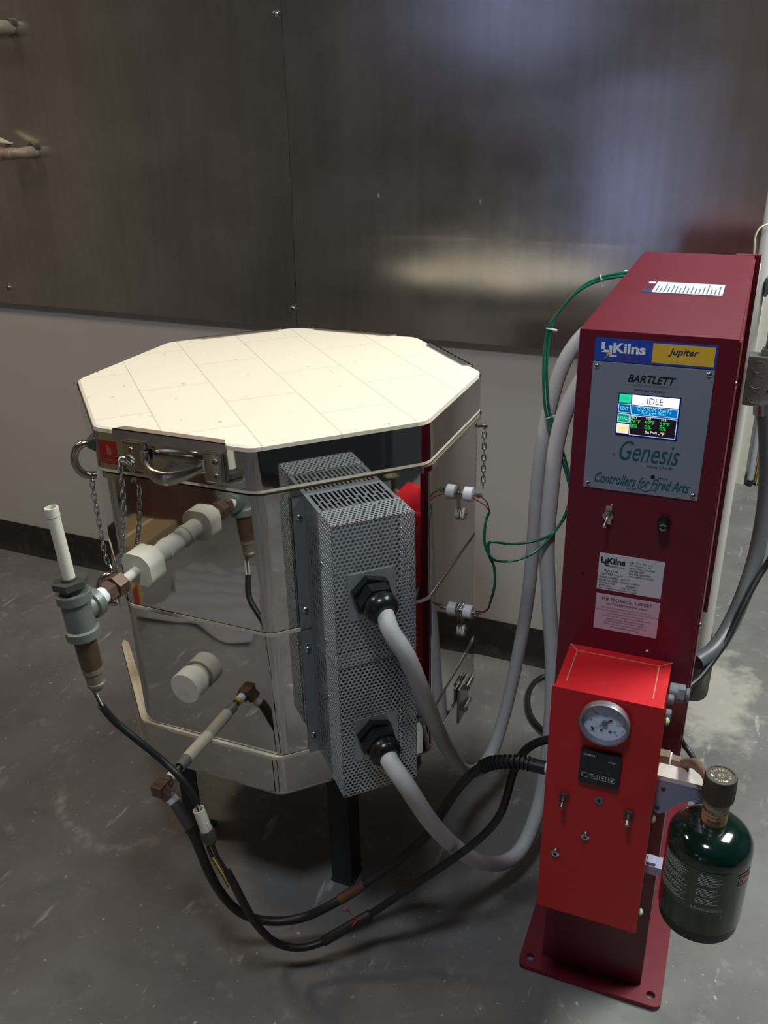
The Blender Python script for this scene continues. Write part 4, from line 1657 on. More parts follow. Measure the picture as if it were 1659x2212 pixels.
# warning label on the top, print running front to back
b = MB()
zt = BZ + 0.0004
b.box((0.0412, 0.2345, BZ - 0.0003), (0.1490, 0.3150, zt), 'navy')
b.box((0.0545, 0.2362, zt - 0.0001), (0.1478, 0.3135, zt + 0.0002), 'labeltop')
b.box((0.0425, 0.2560, zt - 0.0001), (0.0528, 0.2960, zt + 0.0002), 'maroon')
b.box((0.0430, 0.2985, zt - 0.0001), (0.0525, 0.3120, zt + 0.0002), 'labeltop')
wl = b.build('warning_label', cab)
b = MB()
for k in range(17):
    u_ = 0.0590 + k * 0.0052
    greek(b, 0.2395, 0.3115, u_, 0.0016, 'greyprint', lambda p, q: (q, p, zt + 0.0005), k, random.uniform(0.45, 1.0))
b.build('lettering', wl, 0)
b = MB()
b.lathe((0.0, 0.388, BZ - 0.004), (-1, 0, 0), [(0, 0.006), (0.004, 0.006), (0.005, 0.004)], 'tie', 14)
b.build('wire_grommet', cab)
b = MB()
b.loft([[(0.1905, 0.50, 1.066), (0.1905, 0.56, 1.070), (0.1905, 0.56, 1.045), (0.1905, 0.49, 1.040)], [(0.1915, 0.50, 1.066), (0.1915, 0.56, 1.070), (0.1915, 0.56, 1.045), (0.1915, 0.49, 1.040)]], 'white')
b.build('torn_sticker', cab)

# ------------------------------------------------------------------ red gas control box on the front of the cabinet
gas = thing('gas_control_box', 'bright red metal box with a pressure gauge on the cabinet front', 'control box', (PX, PY, 0.0), PR)
RX0, RX1, RY, RZ0, RZ1 = 0.0165, 0.1572, -0.1082, 0.2445, 0.6369
b = MB()
b.box((RX0 + 0.002, RY + 0.002, RZ0 + 0.002), (RX1 - 0.002, -0.0005, RZ1), 'red', 0.0012)
b.box((RX0 - 0.0008, RY, RZ0), (RX1 + 0.0016, RY + 0.0022, RZ1 + 0.0004), 'red', 0.0006)
box_ = b.build('enclosure', gas)
b = MB()   # dusty fold lines on the top
zt = RZ1 + 0.0003
for a, c in (((0.0310, -0.016), (0.1400, -0.016)), ((0.0310, -0.016), (0.0310, -0.092)), ((0.1400, -0.016), (0.1408, -0.092)), ((0.1400, -0.016), (0.1560, -0.002)), ((0.0310, -0.016), (0.0190, -0.002))):
    d_ = (Vector(c) - Vector(a)).normalized() * 0.0008
    n_ = Vector((-d_.y, d_.x))
    b.loft([[(a[0] + n_.x, a[1] + n_.y, zt - 0.0002), (a[0] - n_.x, a[1] - n_.y, zt - 0.0002), (c[0] - n_.x, c[1] - n_.y, zt - 0.0002), (c[0] + n_.x, c[1] + n_.y, zt - 0.0002)],
            [(a[0] + n_.x, a[1] + n_.y, zt + 0.0002), (a[0] - n_.x, a[1] - n_.y, zt + 0.0002), (c[0] - n_.x, c[1] - n_.y, zt + 0.0002), (c[0] + n_.x, c[1] + n_.y, zt + 0.0002)]], 'reddust')
b.build('lid_seam', box_)
b = MB()   # gauge
gc = Vector((0.0875, RY, 0.6016))
b.lathe(gc, (0, -1, 0), [(0, 0.0300), (0.003, 0.0322), (0.0115, 0.0322), (0.0135, 0.0312), (0.0135, 0.0288), (0.005, 0.0278)], 'bezel', 48, cap1=False)
b.box((gc.x - 0.034, RY - 0.004, gc.z - 0.012), (gc.x - 0.028, RY, gc.z - 0.004), 'iron')
ga = b.build('pressure_gauge', gas)
b = MB()
b.lathe((gc.x, RY - 0.0045, gc.z), (0, -1, 0), [(0, 0.0278), (0.0008, 0.0278)], 'gauge', 48)
F = lambda u, v: (gc.x + u, RY - 0.0055, gc.z + v)
for k in range(31):
    a = R(225 - 270 * k / 30)
    r0_, r1_ = (0.0205, 0.0258) if k % 5 == 0 else (0.0240, 0.0258)
    c_, s_ = math.cos(a), math.sin(a)
    hw_ = 0.00025
    b.quad([F(c_ * r0_ - s_ * hw_, s_ * r0_ + c_ * hw_), F(c_ * r0_ + s_ * hw_, s_ * r0_ - c_ * hw_), F(c_ * r1_ + s_ * hw_, s_ * r1_ - c_ * hw_), F(c_ * r1_ - s_ * hw_, s_ * r1_ + c_ * hw_)], 'black')
for v_ in (5, 10, 25, 30):
    a = R(225 - 270 * v_ / 30)
    c_, s_ = 0.0172 * math.cos(a), 0.0172 * math.sin(a)
    wd_ = 0.0013 * len(str(v_))
    b.text(str(v_), (c_ - wd_, c_ + wd_, s_ - 0.0016, s_ + 0.0016), 'greyprint', F)
b.text('psi', (-0.0028, 0.0028, 0.0080, 0.0120), 'greyprint', F)
for dx_ in (-0.0035, 0.0075):
    b.lathe(F(dx_, -0.0125), (0, -1, 0), [(0, 0.0019), (0.0006, 0.0019)], 'greyprint', 12)
b.build('dial', ga)
b = MB()
d_ = Vector((-0.78, -0.62))
n_ = Vector((0.62, -0.78))
H2 = lambda p: (gc.x + p.x, RY - 0.0070, gc.z + p.y)
b.face([b._v(H2(p)) for p in (d_ * 0.019, n_ * 0.0007, -n_ * 0.0007)], 'black')
b.face([b._v(H2(p)) for p in (-d_ * 0.003 + n_ * 0.0009, -d_ * 0.0110 + n_ * 0.0013, -d_ * 0.0110 - n_ * 0.0013, -d_ * 0.003 - n_ * 0.0009)], 'black')
b.cyl((gc.x, RY - 0.0055, gc.z), (gc.x, RY - 0.0085, gc.z), 0.0036, 'greyplug')
b.face([b._v(H2(d_ * 0.0185 + d_ * a_ + n_ * c_)) for a_, c_ in ((-0.001, 0.0028), (0.0015, 0.0028), (0.0015, -0.0028), (-0.001, -0.0028))], 'black')
b.build('needle', ga)

b = MB()   # temperature controller
b.box((0.0600, RY - 0.0060, 0.4965), (0.1135, RY, 0.5525), 'omega', 0.0022)
om = b.build('temperature_controller', gas)
b = MB()
F = lambda u, v: (0.0600 + u * 0.0535, RY - 0.0063, 0.4965 + v * 0.0560)
b.text('OMEGA', (0.09, 0.36, 0.845, 0.895), 'white', F, 0.3)
b.text('CN7800', (0.69, 0.86, 0.765, 0.805), 'white', F)
b.text('PV', (0.05, 0.13, 0.785, 0.825), 'greyprint', F)
b.text('SV', (0.06, 0.13, 0.615, 0.655), 'greyprint', F)
for s, u0, u1 in (('AT', 0.15, 0.21), ('OUT1', 0.29, 0.42), ('OUT2', 0.46, 0.59), ('ALM', 0.66, 0.77)):
    b.text(s, (u0, u1, 0.43, 0.465), 'greyprint', F)
for k in range(4):
    u0 = 0.08 + k * 0.215
    for (a, c) in (((u0, 0.20), (u0 + 0.17, 0.212)), ((u0, 0.325), (u0 + 0.17, 0.337)), ((u0, 0.20), (u0 + 0.011, 0.337)), ((u0 + 0.159, 0.20), (u0 + 0.17, 0.337))):
        b.quad([F(a[0], a[1]), F(c[0], a[1]), F(c[0], c[1]), F(a[0], c[1])], 'label')
    um = u0 + 0.085
    if k == 3:
        b.face([b._v(F(um - 0.035, 0.245)), b._v(F(um + 0.035, 0.245)), b._v(F(um, 0.295))], 'white')
    elif k == 2:
        b.face([b._v(F(um - 0.035, 0.295)), b._v(F(um + 0.035, 0.295)), b._v(F(um, 0.245))], 'white')
    else:
        b.tube([F(um + 0.05, 0.285), F(um + 0.05, 0.255), F(um - 0.04, 0.255)], 0.0003, 'greyprint', 4, 1)
        if k == 1:
            b.tube([F(um + 0.05, 0.285), F(um - 0.05, 0.285), F(um - 0.05, 0.265)], 0.0003, 'greyprint', 4, 1)
b.build('lettering', om, 0)

for (x, z, kind) in ((0.0430, 0.4600, 'tog'), (0.0895, 0.4690, 'flat'), (0.1300, 0.4570, 'tog'), (0.0760, 0.4010, 'screw'), (0.0370, 0.3560, 'screw')):
    b = MB()
    if kind == 'tog':
        b.hexa((x, RY, z), (x, RY - 0.004, z), 0.0125, 'iron')
        b.cyl((x, RY - 0.004, z), (x, RY - 0.012, z - 0.001), 0.0040, 'steel_dark')
        b.cyl((x, RY - 0.012, z - 0.001), (x, RY - 0.018, z - 0.004), 0.0032, 'steel_dark')
        b.build('stud', gas)
    elif kind == 'flat':
        b.cyl((x, RY, z), (x, RY - 0.002, z), 0.0058, 'greyplug')
        b.lathe((x, RY - 0.002, z), (0, -1, 0), [(0, 0.0025), (0.0003, 0.0025)], 'hole', 6)
        b.build('plug_button', gas)
    else:
        b.lathe((x, RY, z), (0, -1, 0), [(0, 0.0066), (0.003, 0.0060), (0.0042, 0.0045), (0.0042, 0.0026), (0.0025, 0.0024)], 'zinc', 18, cap1=False)
        b.lathe((x, RY - 0.0026, z), (0, -1, 0), [(0, 0.0025), (0.0002, 0.0025)], 'hole', 6)
        b.build('button_screw', gas)

# fittings on the right-hand side of the red box
b = MB()
b.cyl((RX1, -0.040, 0.6170), (RX1 + 0.012, -0.040, 0.6170), 0.0125, 'greyplug', bev=0.001)
b.hexa((RX1 + 0.010, -0.040, 0.6170), (RX1 + 0.020, -0.040, 0.6170), 0.022, 'greyplug')
b.cyl((RX1 + 0.020, -0.040, 0.6170), (RX1 + 0.026, -0.040, 0.6170), 0.0095, 'greyplug', bev=0.002)
b.build('side_gland', gas)
for y_, z_ in ((-0.070, 0.6260), (-0.088, 0.6160)):
    b = MB()
    b.cyl((RX1, y_, z_), (RX1 + 0.008, y_, z_), 0.0068, 'greyplug', bev=0.0015)
    b.build('side_button', gas)
for z_ in (0.6120, 0.4505, 0.277):
    b = MB()
    b.cyl((RX1, -0.098, z_), (RX1 + 0.004, -0.098, z_), 0.0045, 'iron')
    b.dome((RX1 + 0.003, -0.098, z_), (1, 0, 0), 0.0056, 0.0045, 'greenbump', 12, 4)
    b.build('rubber_foot', gas)
b = MB()
b.hexa((RX1, -0.050, 0.5120), (RX1 + 0.013, -0.050, 0.5125), 0.025, 'copper')
b.cyl((RX1 + 0.013, -0.050, 0.5125), (RX1 + 0.015, -0.050, 0.5125), 0.0125, 'tape')
b.hexa((RX1 + 0.015, -0.052, 0.5125), (RX1 + 0.029, -0.054, 0.5130), 0.020, 'copper')
b.build('pipe_fitting', gas)
b = MB()   # folded bracket that props up the bottle
zt = 0.5105
ya = -0.090
out_ = [(0.158, 0.4555), (0.166, 0.4545), (0.176, 0.4600), (0.183, 0.4720), (0.192, 0.4825), (0.204, 0.4880), (0.221, 0.4890), (0.221, zt), (0.158, zt - 0.003)]
b.loft([[(x, ya, z) for x, z in out_], [(x, ya + 0.002, z) for x, z in out_]], 'bracket')
top = [(0.158, ya), (0.221, ya), (0.214, ya + 0.018), (0.200, ya + 0.030), (0.158, ya + 0.036)]
b.loft([[(x, y, zt - 0.002) for x, y in top], [(x, y, zt + 0.001) for x, y in top]], 'bracket')
brk = b.build('bottle_bracket', gas)
b = MB()
b.loft([[(x - 0.001, y + 0.001, zt + 0.001) for x, y in top], [(x * 0.985 + 0.0025, y * 0.98 + 0.0, zt + 0.006) for x, y in top]], 'dustwhite')
b.build('dust_layer', brk)
for x_, z_ in ((0.166, 0.4985), (0.162, 0.4650)):
    b = MB()
    screw(b, (x_ + 0.002, ya - 0.0002, z_), (0, -1, 0), 0.0032, 'iron')
    b.build('screw', brk)
b = MB()
b.box((0.1572, -0.088, 0.341), (0.182, -0.066, 0.357), 'bracket', 0.0015)
b.box((0.160, -0.086, 0.357), (0.172, -0.070, 0.3615), 'bracket', 0.001)
b.build('spring_clip', gas)

# ------------------------------------------------------------------ propane bottle and its regulator
BX, BY = 1.0960, -1.0180
bot = thing('propane_bottle', 'small dark green propane bottle held beside the red box', 'gas bottle', (BX, BY, 0.394))
b = MB()
prof = [(0.0, 0.040), (0.002, 0.0455), (0.0165, 0.0470), (0.0185, 0.0494), (0.118, 0.0496), (0.124, 0.0492)]
for k in range(1, 9):
    a = PI / 2 * k / 8
    prof.append((0.124 + 0.027 * math.sin(a), 0.0492 * math.cos(a) + 0.0140 * (1 - math.cos(a))))
b.lathe((0, 0, 0), (0, 0, 1), prof, 'glassgreen', 64)
bb = b.build('cylinder', bot, 60)
b = MB()
b.lathe((0, 0, -0.0005), (0, 0, 1), [(0, 0.0440), (0.0025, 0.0468), (0.0165, 0.0474), (0.0172, 0.0460)], 'bottleblack', 48)
b.build('foot_ring', bot)


def cyl_frame(r):
    """u = arc length to the right as seen from outside, v = height; u=0 faces the camera"""
    return lambda u, v: (r * math.sin(u / r - 0.02), -r * math.cos(u / r - 0.02), v)


F = cyl_frame(0.0499)
b = MB()
for k in range(36):
    a0_, a1_ = -0.060 + 0.094 * k / 36, -0.060 + 0.094 * (k + 1) / 36
    b.quad([F(a0_, 0.0540), F(a1_, 0.0540), F(a1_, 0.1185), F(a0_, 0.1185)], 'bottlelabel')
b.build('printed_label', bot)
F = cyl_frame(0.0502)
b = MB()
rows = 0
for k in range(24):
    if k in (7, 13, 18):
        continue
    v_ = 0.1140 - k * 0.00225
    greek(b, -0.058, -0.012, v_, 0.0008, 'label', F, k, 0.65 + 0.3 * ((k * 7) % 5) / 5)
for k in range(19):
    if k in (7, 8, 14):
        continue
    v_ = 0.1130 - k * 0.0024
    greek(b, -0.0055, 0.0245, v_, 0.0009, 'label', F, k + 50, 0.60 + 0.38 * ((k * 5) % 7) / 7)
b.text('DOT-39 NRC 230/260 M1110', (-0.009, 0.0265, 0.0585, 0.0622), 'label', F)
b.build('lettering', bot, 0)
b = MB()   # red and white maker's badge towards the right edge
for k in range(10):
    a0_, a1_ = 0.044 + 0.022 * k / 10, 0.044 + 0.022 * (k + 1) / 10
    b.quad([F(a0_, 0.093), F(a1_, 0.093), F(a1_, 0.112), F(a0_, 0.112)], 'label')
F2 = cyl_frame(0.0504)
for k in range(10):
    a0_, a1_ = 0.0450 + 0.0200 * k / 10, 0.0450 + 0.0200 * (k + 1) / 10
    b.quad([F2(a0_, 0.0942), F2(a1_, 0.0942), F2(a1_, 0.1108), F2(a0_, 0.1108)], 'warnred')
F3 = cyl_frame(0.0506)
b.text('Coleman', (0.0462, 0.0640, 0.0985, 0.1065), 'white', F3, 0.2)
b.build('maker_badge', bot, 0)
b = MB()   # relief valve beside the neck
b.lathe((0.0235, 0.010, 0.1400), (0.45, 0.2, 1), [(0, 0.0075), (0.006, 0.0072), (0.0065, 0.0040), (0.003, 0.0036)], 'glassgreen', 18)
b.lathe((0.0255, 0.011, 0.1445), (0.45, 0.2, 1), [(0, 0.0034), (0.0004, 0.0034)], 'hole', 12)
b.build('relief_valve', bot)
b = MB()
b.lathe((0, 0, 0.146), (0, 0, 1), [(0, 0.0150), (0.012, 0.0142), (0.030, 0.0142)], 'steel_dark', 32)
b.build('neck', bot)

reg = thing('gas_regulator', 'brown regulator knob with a copper tube on top of the propane bottle', 'regulator', (BX, BY, 0.394))
b = MB()
b.lathe((0, 0, 0.176), (0, 0, 1), [(0, 0.0140), (0.002, 0.0152), (0.012, 0.0152), (0.013, 0.0140)], 'pipe', 32)
b.build('regulator_body', reg)
b = MB()
b.lathe((0, 0, 0.156), (0, 0, 1), [(0, 0.0147), (0.0175, 0.0147)], 'tan', 32, False, False)
nl = b.build('neck_label', reg)
F = cyl_frame(0.0150)
b = MB()
b.text('WARNING', (-0.0075, 0.0085, 0.1615, 0.1648), 'black', F, bold=0.02)
for k in range(3):
    greek(b, -0.010, 0.010, 0.1600 - k * 0.0015, 0.0007, 'greyprint', F, k + 90, 0.9)
greek(b, -0.010, 0.003, 0.1690, 0.0007, 'greyprint', F, 97, 0.9)
rg = [F(0.0055 + 0.0024 * math.cos(2 * PI * k / 16), 0.1690 + 0.0024 * math.sin(2 * PI * k / 16)) for k in range(16)]
b.tube(rg, 0.0003, 'greyprint', 4, 1, closed=True)
b.text('UL', (0.0043, 0.0067, 0.1680, 0.1700), 'greyprint', F)
b.build('lettering', nl, 0)
b = MB()
N = 48
rings = []
for h, r_, rib in ((0.188, 0.0165, 0), (0.190, 0.0180, 0.0004), (0.204, 0.0184, 0.0004), (0.2205, 0.0180, 0.0003), (0.2225, 0.0172, 0), (0.2225, 0.0150, 0), (0.2210, 0.0148, 0)):
    rings.append([((r_ + (rib if k % 2 else -rib)) * math.cos(2 * PI * k / N), (r_ + (rib if k % 2 else -rib)) * math.sin(2 * PI * k / N), h) for k in range(N)])
b.loft(rings, 'knob')
kn = b.build('knob', reg)
b = MB()
b.lathe((0, 0, 0.2205), (0, 0, 1), [(0, 0.0149), (0.0012, 0.0149)], 'knobtop', 36)
FT = lambda u, v: (u, v, 0.2219)
b.ringtext('TurboTorch', (0, 0), 0.0088, 0.0030, R(165), R(20), 'cream_print', FT)
b.ringtext('OFF', (0, 0), 0.0086, 0.0030, R(-80), R(20), 'cream_print', FT)
for ang in (-55, 200):
    a = R(ang)
    c_ = Vector((0.0105 * math.cos(a), 0.0105 * math.sin(a)))
    e_ = Vector((-math.sin(a), math.cos(a)))
    g_ = Vector((math.cos(a), math.sin(a)))
    b.face([b._v(FT(*(c_ + e_ * p + g_ * q))) for p, q in ((0.0028, 0), (0, 0.0018), (0, 0.0008), (-0.0025, 0.0008), (-0.0025, -0.0008), (0, -0.0008), (0, -0.0018))], 'cream_print')
for arm in range(6):
    pts = []
    for k in range(6):
        a = arm * PI / 3 + k * 0.28
        r_ = 0.0012 + 0.0007 * k
        pts.append(FT(r_ * math.cos(a), r_ * math.sin(a)))
    b.tube(pts, 0.0003, 'cream_print', 4, 1)
b.build('dial_print', kn, 0)
b = MB()
_c, _s = math.cos(PR), math.sin(PR)


def cab2world(x, y, z):
    return Vector((PX + _c * x - _s * y, PY + _s * x + _c * y, z))


o_ = Vector((BX, BY, 0.394))
b.tube([cab2world(0.183, -0.054, 0.513) - o_, cab2world(0.192, -0.060, 0.524) - o_, cab2world(0.203, -0.085, 0.546) - o_, cab2world(0.214, -0.122, 0.566) - o_, cab2world(0.222, -0.155, 0.577) - o_, Vector((-0.004, 0.006, 0.184))], 0.0068, 'copper', 14, 6)
b.build('copper_tube', reg)

# ------------------------------------------------------------------ cables and conduits
f5 = fr(5)
km = Matrix.Translation(kiln.location) @ Matrix.Rotation(KR, 4, 'Z')
g1 = km @ f5((0.1215, 0.164, 0.721))
g2 = km @ f5((0.1215, 0.164, 0.483))
C1 = [g1, (0.675, -1.0, 0.700), (0.693, -0.99, 0.659), (0.700, -0.95, 0.573), (0.695, -0.88, 0.460), (0.686, -0.80, 0.353), (0.671, -0.68, 0.213), (0.673, -0.60, 0.147), (0.688, -0.56, 0.159), (0.700, -0.53, 0.219), (0.713, -0.51, 0.318), (0.727, -0.50, 0.451), (0.734, -0.50, 0.578), (0.736, -0.50, 0.706), (0.741, -0.50, 0.792), (0.752, -0.49, 0.880), (0.769, -0.48, 0.942), (0.800, -0.46, 0.985), (0.846, -0.452, 1.002)]
b = MB()
b.tube(C1, 0.0122, 'conduit', 20, 6)
single(b, 'flexible_conduit', 'thick grey conduit from the upper gland of the kiln, looping down behind', 'cable')
C2 = [g2, (0.671, -1.0, 0.480), (0.695, -1.0, 0.446), (0.711, -0.95, 0.343), (0.728, -0.88, 0.231), (0.748, -0.80, 0.131), (0.769, -0.74, 0.079), (0.789, -0.69, 0.072), (0.802, -0.65, 0.114), (0.808, -0.62, 0.179), (0.809, -0.60, 0.302), (0.800, -0.58, 0.417), (0.785, -0.57, 0.532), (0.773, -0.56, 0.633), (0.772, -0.55, 0.732), (0.774, -0.54, 0.811), (0.784, -0.53, 0.868), (0.808, -0.515, 0.922), (0.848, -0.505, 0.945)]
b = MB()
b.tube(C2, 0.0132, 'conduit', 20, 6)
single(b, 'flexible_conduit', 'thick grey conduit from the lower gland, sagging nearest the floor', 'cable')

GA = [(0.853, -0.462, 1.0785), (0.813, -0.470, 1.070), (0.780, -0.480, 1.051), (0.755, -0.490, 1.018), (0.744, -0.500, 0.992), (0.743, -0.510, 0.940), (0.750, -0.520, 0.881), (0.757, -0.520, 0.850), (0.778, -0.530, 0.808), (0.792, -0.530, 0.769), (0.803, -0.540, 0.733), (0.800, -0.550, 0.694), (0.784, -0.570, 0.666), (0.766, -0.590, 0.658), (0.729, -0.610, 0.653), (0.701, -0.630, 0.661), (0.691, -0.630, 0.656), (0.693, -0.630, 0.634), (0.702, -0.630, 0.614), (0.704, -0.630, 0.579), (0.694, -0.620, 0.537)]
GB = [(0.853, -0.468, 1.074), (0.811, -0.474, 1.0655), (0.778, -0.484, 1.0465), (0.752, -0.494, 1.014), (0.740, -0.504, 0.988), (0.7385, -0.514, 0.937), (0.7455, -0.524, 0.879), (0.7525, -0.524, 0.848), (0.774, -0.534, 0.806), (0.789, -0.534, 0.767), (0.803, -0.545, 0.726), (0.794, -0.560, 0.681), (0.767, -0.590, 0.642), (0.742, -0.610, 0.628), (0.717, -0.620, 0.623), (0.700, -0.636, 0.633), (0.687, -0.636, 0.655), (0.684, -0.630, 0.684), (0.684, -0.620, 0.699), (0.688, -0.620, 0.709)]
for pts, lab_, l1, l2 in ((GA, 'green wire running from the cabinet top to the lower thermocouple', [(0.694, -0.62, 0.537), (0.687, -0.62, 0.521), (0.6655, -0.6165, 0.506)], [(0.694, -0.62, 0.537), (0.692, -0.62, 0.526), (0.682, -0.616, 0.514), (0.664, -0.609, 0.508)]),
                          (GB, 'green wire running from the cabinet top to the upper thermocouple', [(0.688, -0.62, 0.709), (0.680, -0.62, 0.720), (0.660, -0.626, 0.733)], [(0.688, -0.62, 0.709), (0.684, -0.62, 0.724), (0.676, -0.618, 0.731), (0.661, -0.618, 0.738)])):
    t = thing('thermocouple_wire', lab_, 'wire', pts[-1])
    o_ = Vector(pts[-1])
    b = MB()
    b.tube([Vector(p) - o_ for p in pts], 0.0023, 'greenwire', 10, 6)
    b.build('green_sheath', t)
    b = MB()
    b.tube([Vector(p) - o_ for p in l1], 0.0009, 'redwire', 6, 5)
    b.build('red_lead', t)
    b = MB()
    b.tube([Vector(p) - o_ for p in l2], 0.0009, 'blackwire', 6, 5)
    b.build('black_lead', t)
for (p, lab_) in ((Vector((0.848, -0.465, 1.0755)), 'white cable tie on the green wires beside the cabinet top'), (Vector((0.743, -0.502, 0.990)), 'white cable tie on the green wires in front of the steel sheet'), (Vector((0.7525, -0.522, 0.862)), 'white cable tie on the green wires in front of the conduits')):
    i = min(range(len(GA)), key=lambda k: (Vector(GA[k]) - p).length)
    i = max(1, min(len(GA) - 2, i))
    ta = (Vector(GA[i + 1]) - Vector(GA[i - 1])).normalized()
    c_ = (Vector(GA[i]) + Vector(GB[i])) / 2
    e_ = ta.cross(Vector((0.3, -1, 0.2))).normalized()
    g_ = ta.cross(e_)
    b = MB()
    loop = [c_ + e_ * 0.0052 * math.cos(2 * PI * k / 14) + g_ * 0.0042 * math.sin(2 * PI * k / 14) for k in range(14)]
    b.tube(loop, 0.0011, 'tie', 6, 1, closed=True)
    b.cyl(c_ - e_ * 0.0045, c_ - e_ * 0.0125, 0.0021, 'tie', n=8)
    single(b, 'cable_tie', lab_, 'cable tie')

# sensor cable with its plug
t = thing('sensor_cable', 'black sensor cable with a white connector, running along the floor front', 'cable', (0.42, -1.10, 0.05))
o_ = Vector(t.location)
SC1 = [(0.3025, -1.160, 0.616), (0.306, -1.154, 0.586), (0.313, -1.14, 0.549), (0.340, -1.13, 0.516), (0.367, -1.12, 0.483), (0.392, -1.12, 0.464), (0.407, -1.12, 0.444), (0.4175, -1.12, 0.421)]
b = MB()
b.tube([Vector(p) - o_ for p in SC1[1:]], 0.0052, 'rubber', 12, 8)
b.build('upper_lead', t)
for dx_, mm in ((-0.0028, 'whitewire'), (0.0, 'blackwire'), (0.0028, 'whitewire')):
    b = MB()
    b.tube([Vector((SC1[0][0] + dx_, SC1[0][1], SC1[0][2] + 0.004)) - o_, Vector((SC1[1][0] + dx_, SC1[1][1], SC1[1][2])) - o_, Vector((SC1[2][0], SC1[2][1] - 0.002, SC1[2][2] + 0.01)) - o_], 0.0013, mm, 6, 4)
    b.build('inner_wire', t)
    b = MB()
    b.tube([Vector((0.4150 + dx_, -1.12, 0.426)) - o_, Vector((0.4205 + dx_, -1.12, 0.402)) - o_], 0.0012, mm, 6, 1)
    b.build('inner_wire', t)
c0, c1, c2 = Vector((0.4195, -1.12, 0.411)), Vector((0.4290, -1.12, 0.374)), Vector((0.4360, -1.12, 0.346))
ax = (c1 - c0).normalized()
b = MB()
b.lathe(c0 - o_, ax, [(0.006, 0.0062), (0.0, 0.0070), (-0.0004, 0.0080), (0.0, 0.0086), ((c1 - c0).length, 0.0086), ((c1 - c0).length + 0.001, 0.0075)], 'fiber', 20)
b.lathe(c0 - o_ + ax * 0.005, ax, [(0, 0.0064), (0.0005, 0.0064)], 'hole', 16)
b.cyl(c1 - o_ - ax * 0.006 + Vector((0.0085, -0.002, 0)), c1 - o_ - ax * 0.018 + Vector((0.0085, -0.002, 0)), 0.0016, 'fiber', n=8)
b.build('connector', t)
b = MB()
b.lathe(c1 - o_ - ax * 0.002, ax, [(0, 0.0100), (0.004, 0.0112), (0.018, 0.0108), (0.022, 0.0085), (0.026, 0.0055)], 'greyboot', 20)
b.build('rubber_boot', t)
SC2 = [(0.436, -1.12, 0.348), (0.442, -1.12, 0.329), (0.455, -1.12, 0.305), (0.466, -1.12, 0.281), (0.466, -1.10, 0.217), (0.469, -1.08, 0.156), (0.479, -1.05, 0.089), (0.510, -1.03, 0.068), (0.544, -1.005, 0.071), (0.584, -0.98, 0.100), (0.609, -0.96, 0.114), (0.667, -0.94, 0.174), (0.723, -0.92, 0.231), (0.761, -0.90, 0.269), (0.787, -0.89, 0.305), (0.800, -0.88, 0.332), (0.806, -0.87, 0.362), (0.813, -0.87, 0.405), (0.824, -0.87, 0.442), (0.840, -0.87, 0.467), (0.865, -0.87, 0.485), (0.8805, -0.872, 0.488)]
b = MB()
b.tube([Vector(p) - o_ for p in SC2[2:]], 0.0062, 'rubber', 12, 6)
b.build('lower_lead', t)
b = MB()
b.tube([Vector(p) - o_ for p in SC2[:3]], 0.0028, 'rubber', 8, 4)
b.tube([Vector(p) + Vector((-0.006, -0.004, -0.001)) - o_ for p in SC2[:4]], 0.0028, 'rubber', 8, 4)
b.build('split_leads', t)
b = MB()
b.tube([Vector((x - 0.0035, y - 0.006, z + 0.001)) - o_ for x, y, z in SC2[1:4]], 0.0016, 'orange', 8, 5)
b.build('orange_sleeve', t)
b = MB()
b.tube([Vector(p) - o_ for p in spline([Vector(q) for q in SC2[8:11]], 4)], 0.0085, 'rubber', 12, 2)
b.build('splice_sleeve', t)
b = MB()
kx = Vector((0.592, -0.977, 0.108)) - o_
b.tube([kx + Vector((0.004, 0.006, 0.006)), kx + Vector((0.0, -0.009, 0.004)), kx + Vector((-0.004, -0.008, -0.006)), kx + Vector((0.006, 0.004, -0.008)), kx + Vector((0.004, 0.006, 0.006))], 0.0012, 'redwire', 6, 5)
b.tube([kx + Vector((0.0, -0.004, 0.009)), kx + Vector((-0.012, 0.0, 0.016)), kx + Vector((-0.026, 0.002, 0.010))], 0.0009, 'redwire', 6, 5)
b.tube([kx + Vector((-0.012, 0.0, 0.016)), kx + Vector((-0.016, 0.0, 0.024))], 0.0009, 'redwire', 6, 1)
b.build('red_string', t)

# gas hose
t = thing('gas_hose', 'thick black rubber gas hose from the brown elbow to the red box', 'hose', (0.43, -1.03, 0.08))
o_ = Vector(t.location)
h0 = Vector((0.3280, -1.0885, 0.3935)) + OUT * 0.030
HS = [h0, (0.357, -1.090, 0.365), (0.373, -1.090, 0.334), (0.386, -1.090, 0.292), (0.394, -1.085, 0.242), (0.397, -1.070, 0.189), (0.405, -1.050, 0.135), (0.424, -1.030, 0.098), (0.461, -1.010, 0.085), (0.503, -0.990, 0.093), (0.546, -0.970, 0.121), (0.571, -0.950, 0.137), (0.597, -0.930, 0.157), (0.630, -0.910, 0.185), (0.664, -0.900, 0.226), (0.692, -0.900, 0.272), (0.711, -0.900, 0.317), (0.730, -0.900, 0.361), (0.751, -0.900, 0.400), (0.773, -0.900, 0.428), (0.793, -0.900, 0.443), (0.828, -0.900, 0.455), (0.859, -0.900, 0.457), (0.8805, -0.900, 0.458)]
b = MB()
b.tube([Vector(p) - o_ for p in HS], 0.0074, 'rubber', 14, 6)
b.build('rubber_hose', t)
b = MB()
b.tube([Vector(p) - o_ for p in HS[:3]], 0.0085, 'greyboot', 14, 3)
b.build('crimp_ferrule', t)
b = MB()
b.tube([Vector(p) - o_ for p in spline([Vector(q) for q in HS[10:13]], 3)[1:6]], 0.0090, 'rust', 14, 3)
b.build('rusty_coupling', t)
b = MB()
Q = spline([Vector(q) for q in HS[19:23]], 10)
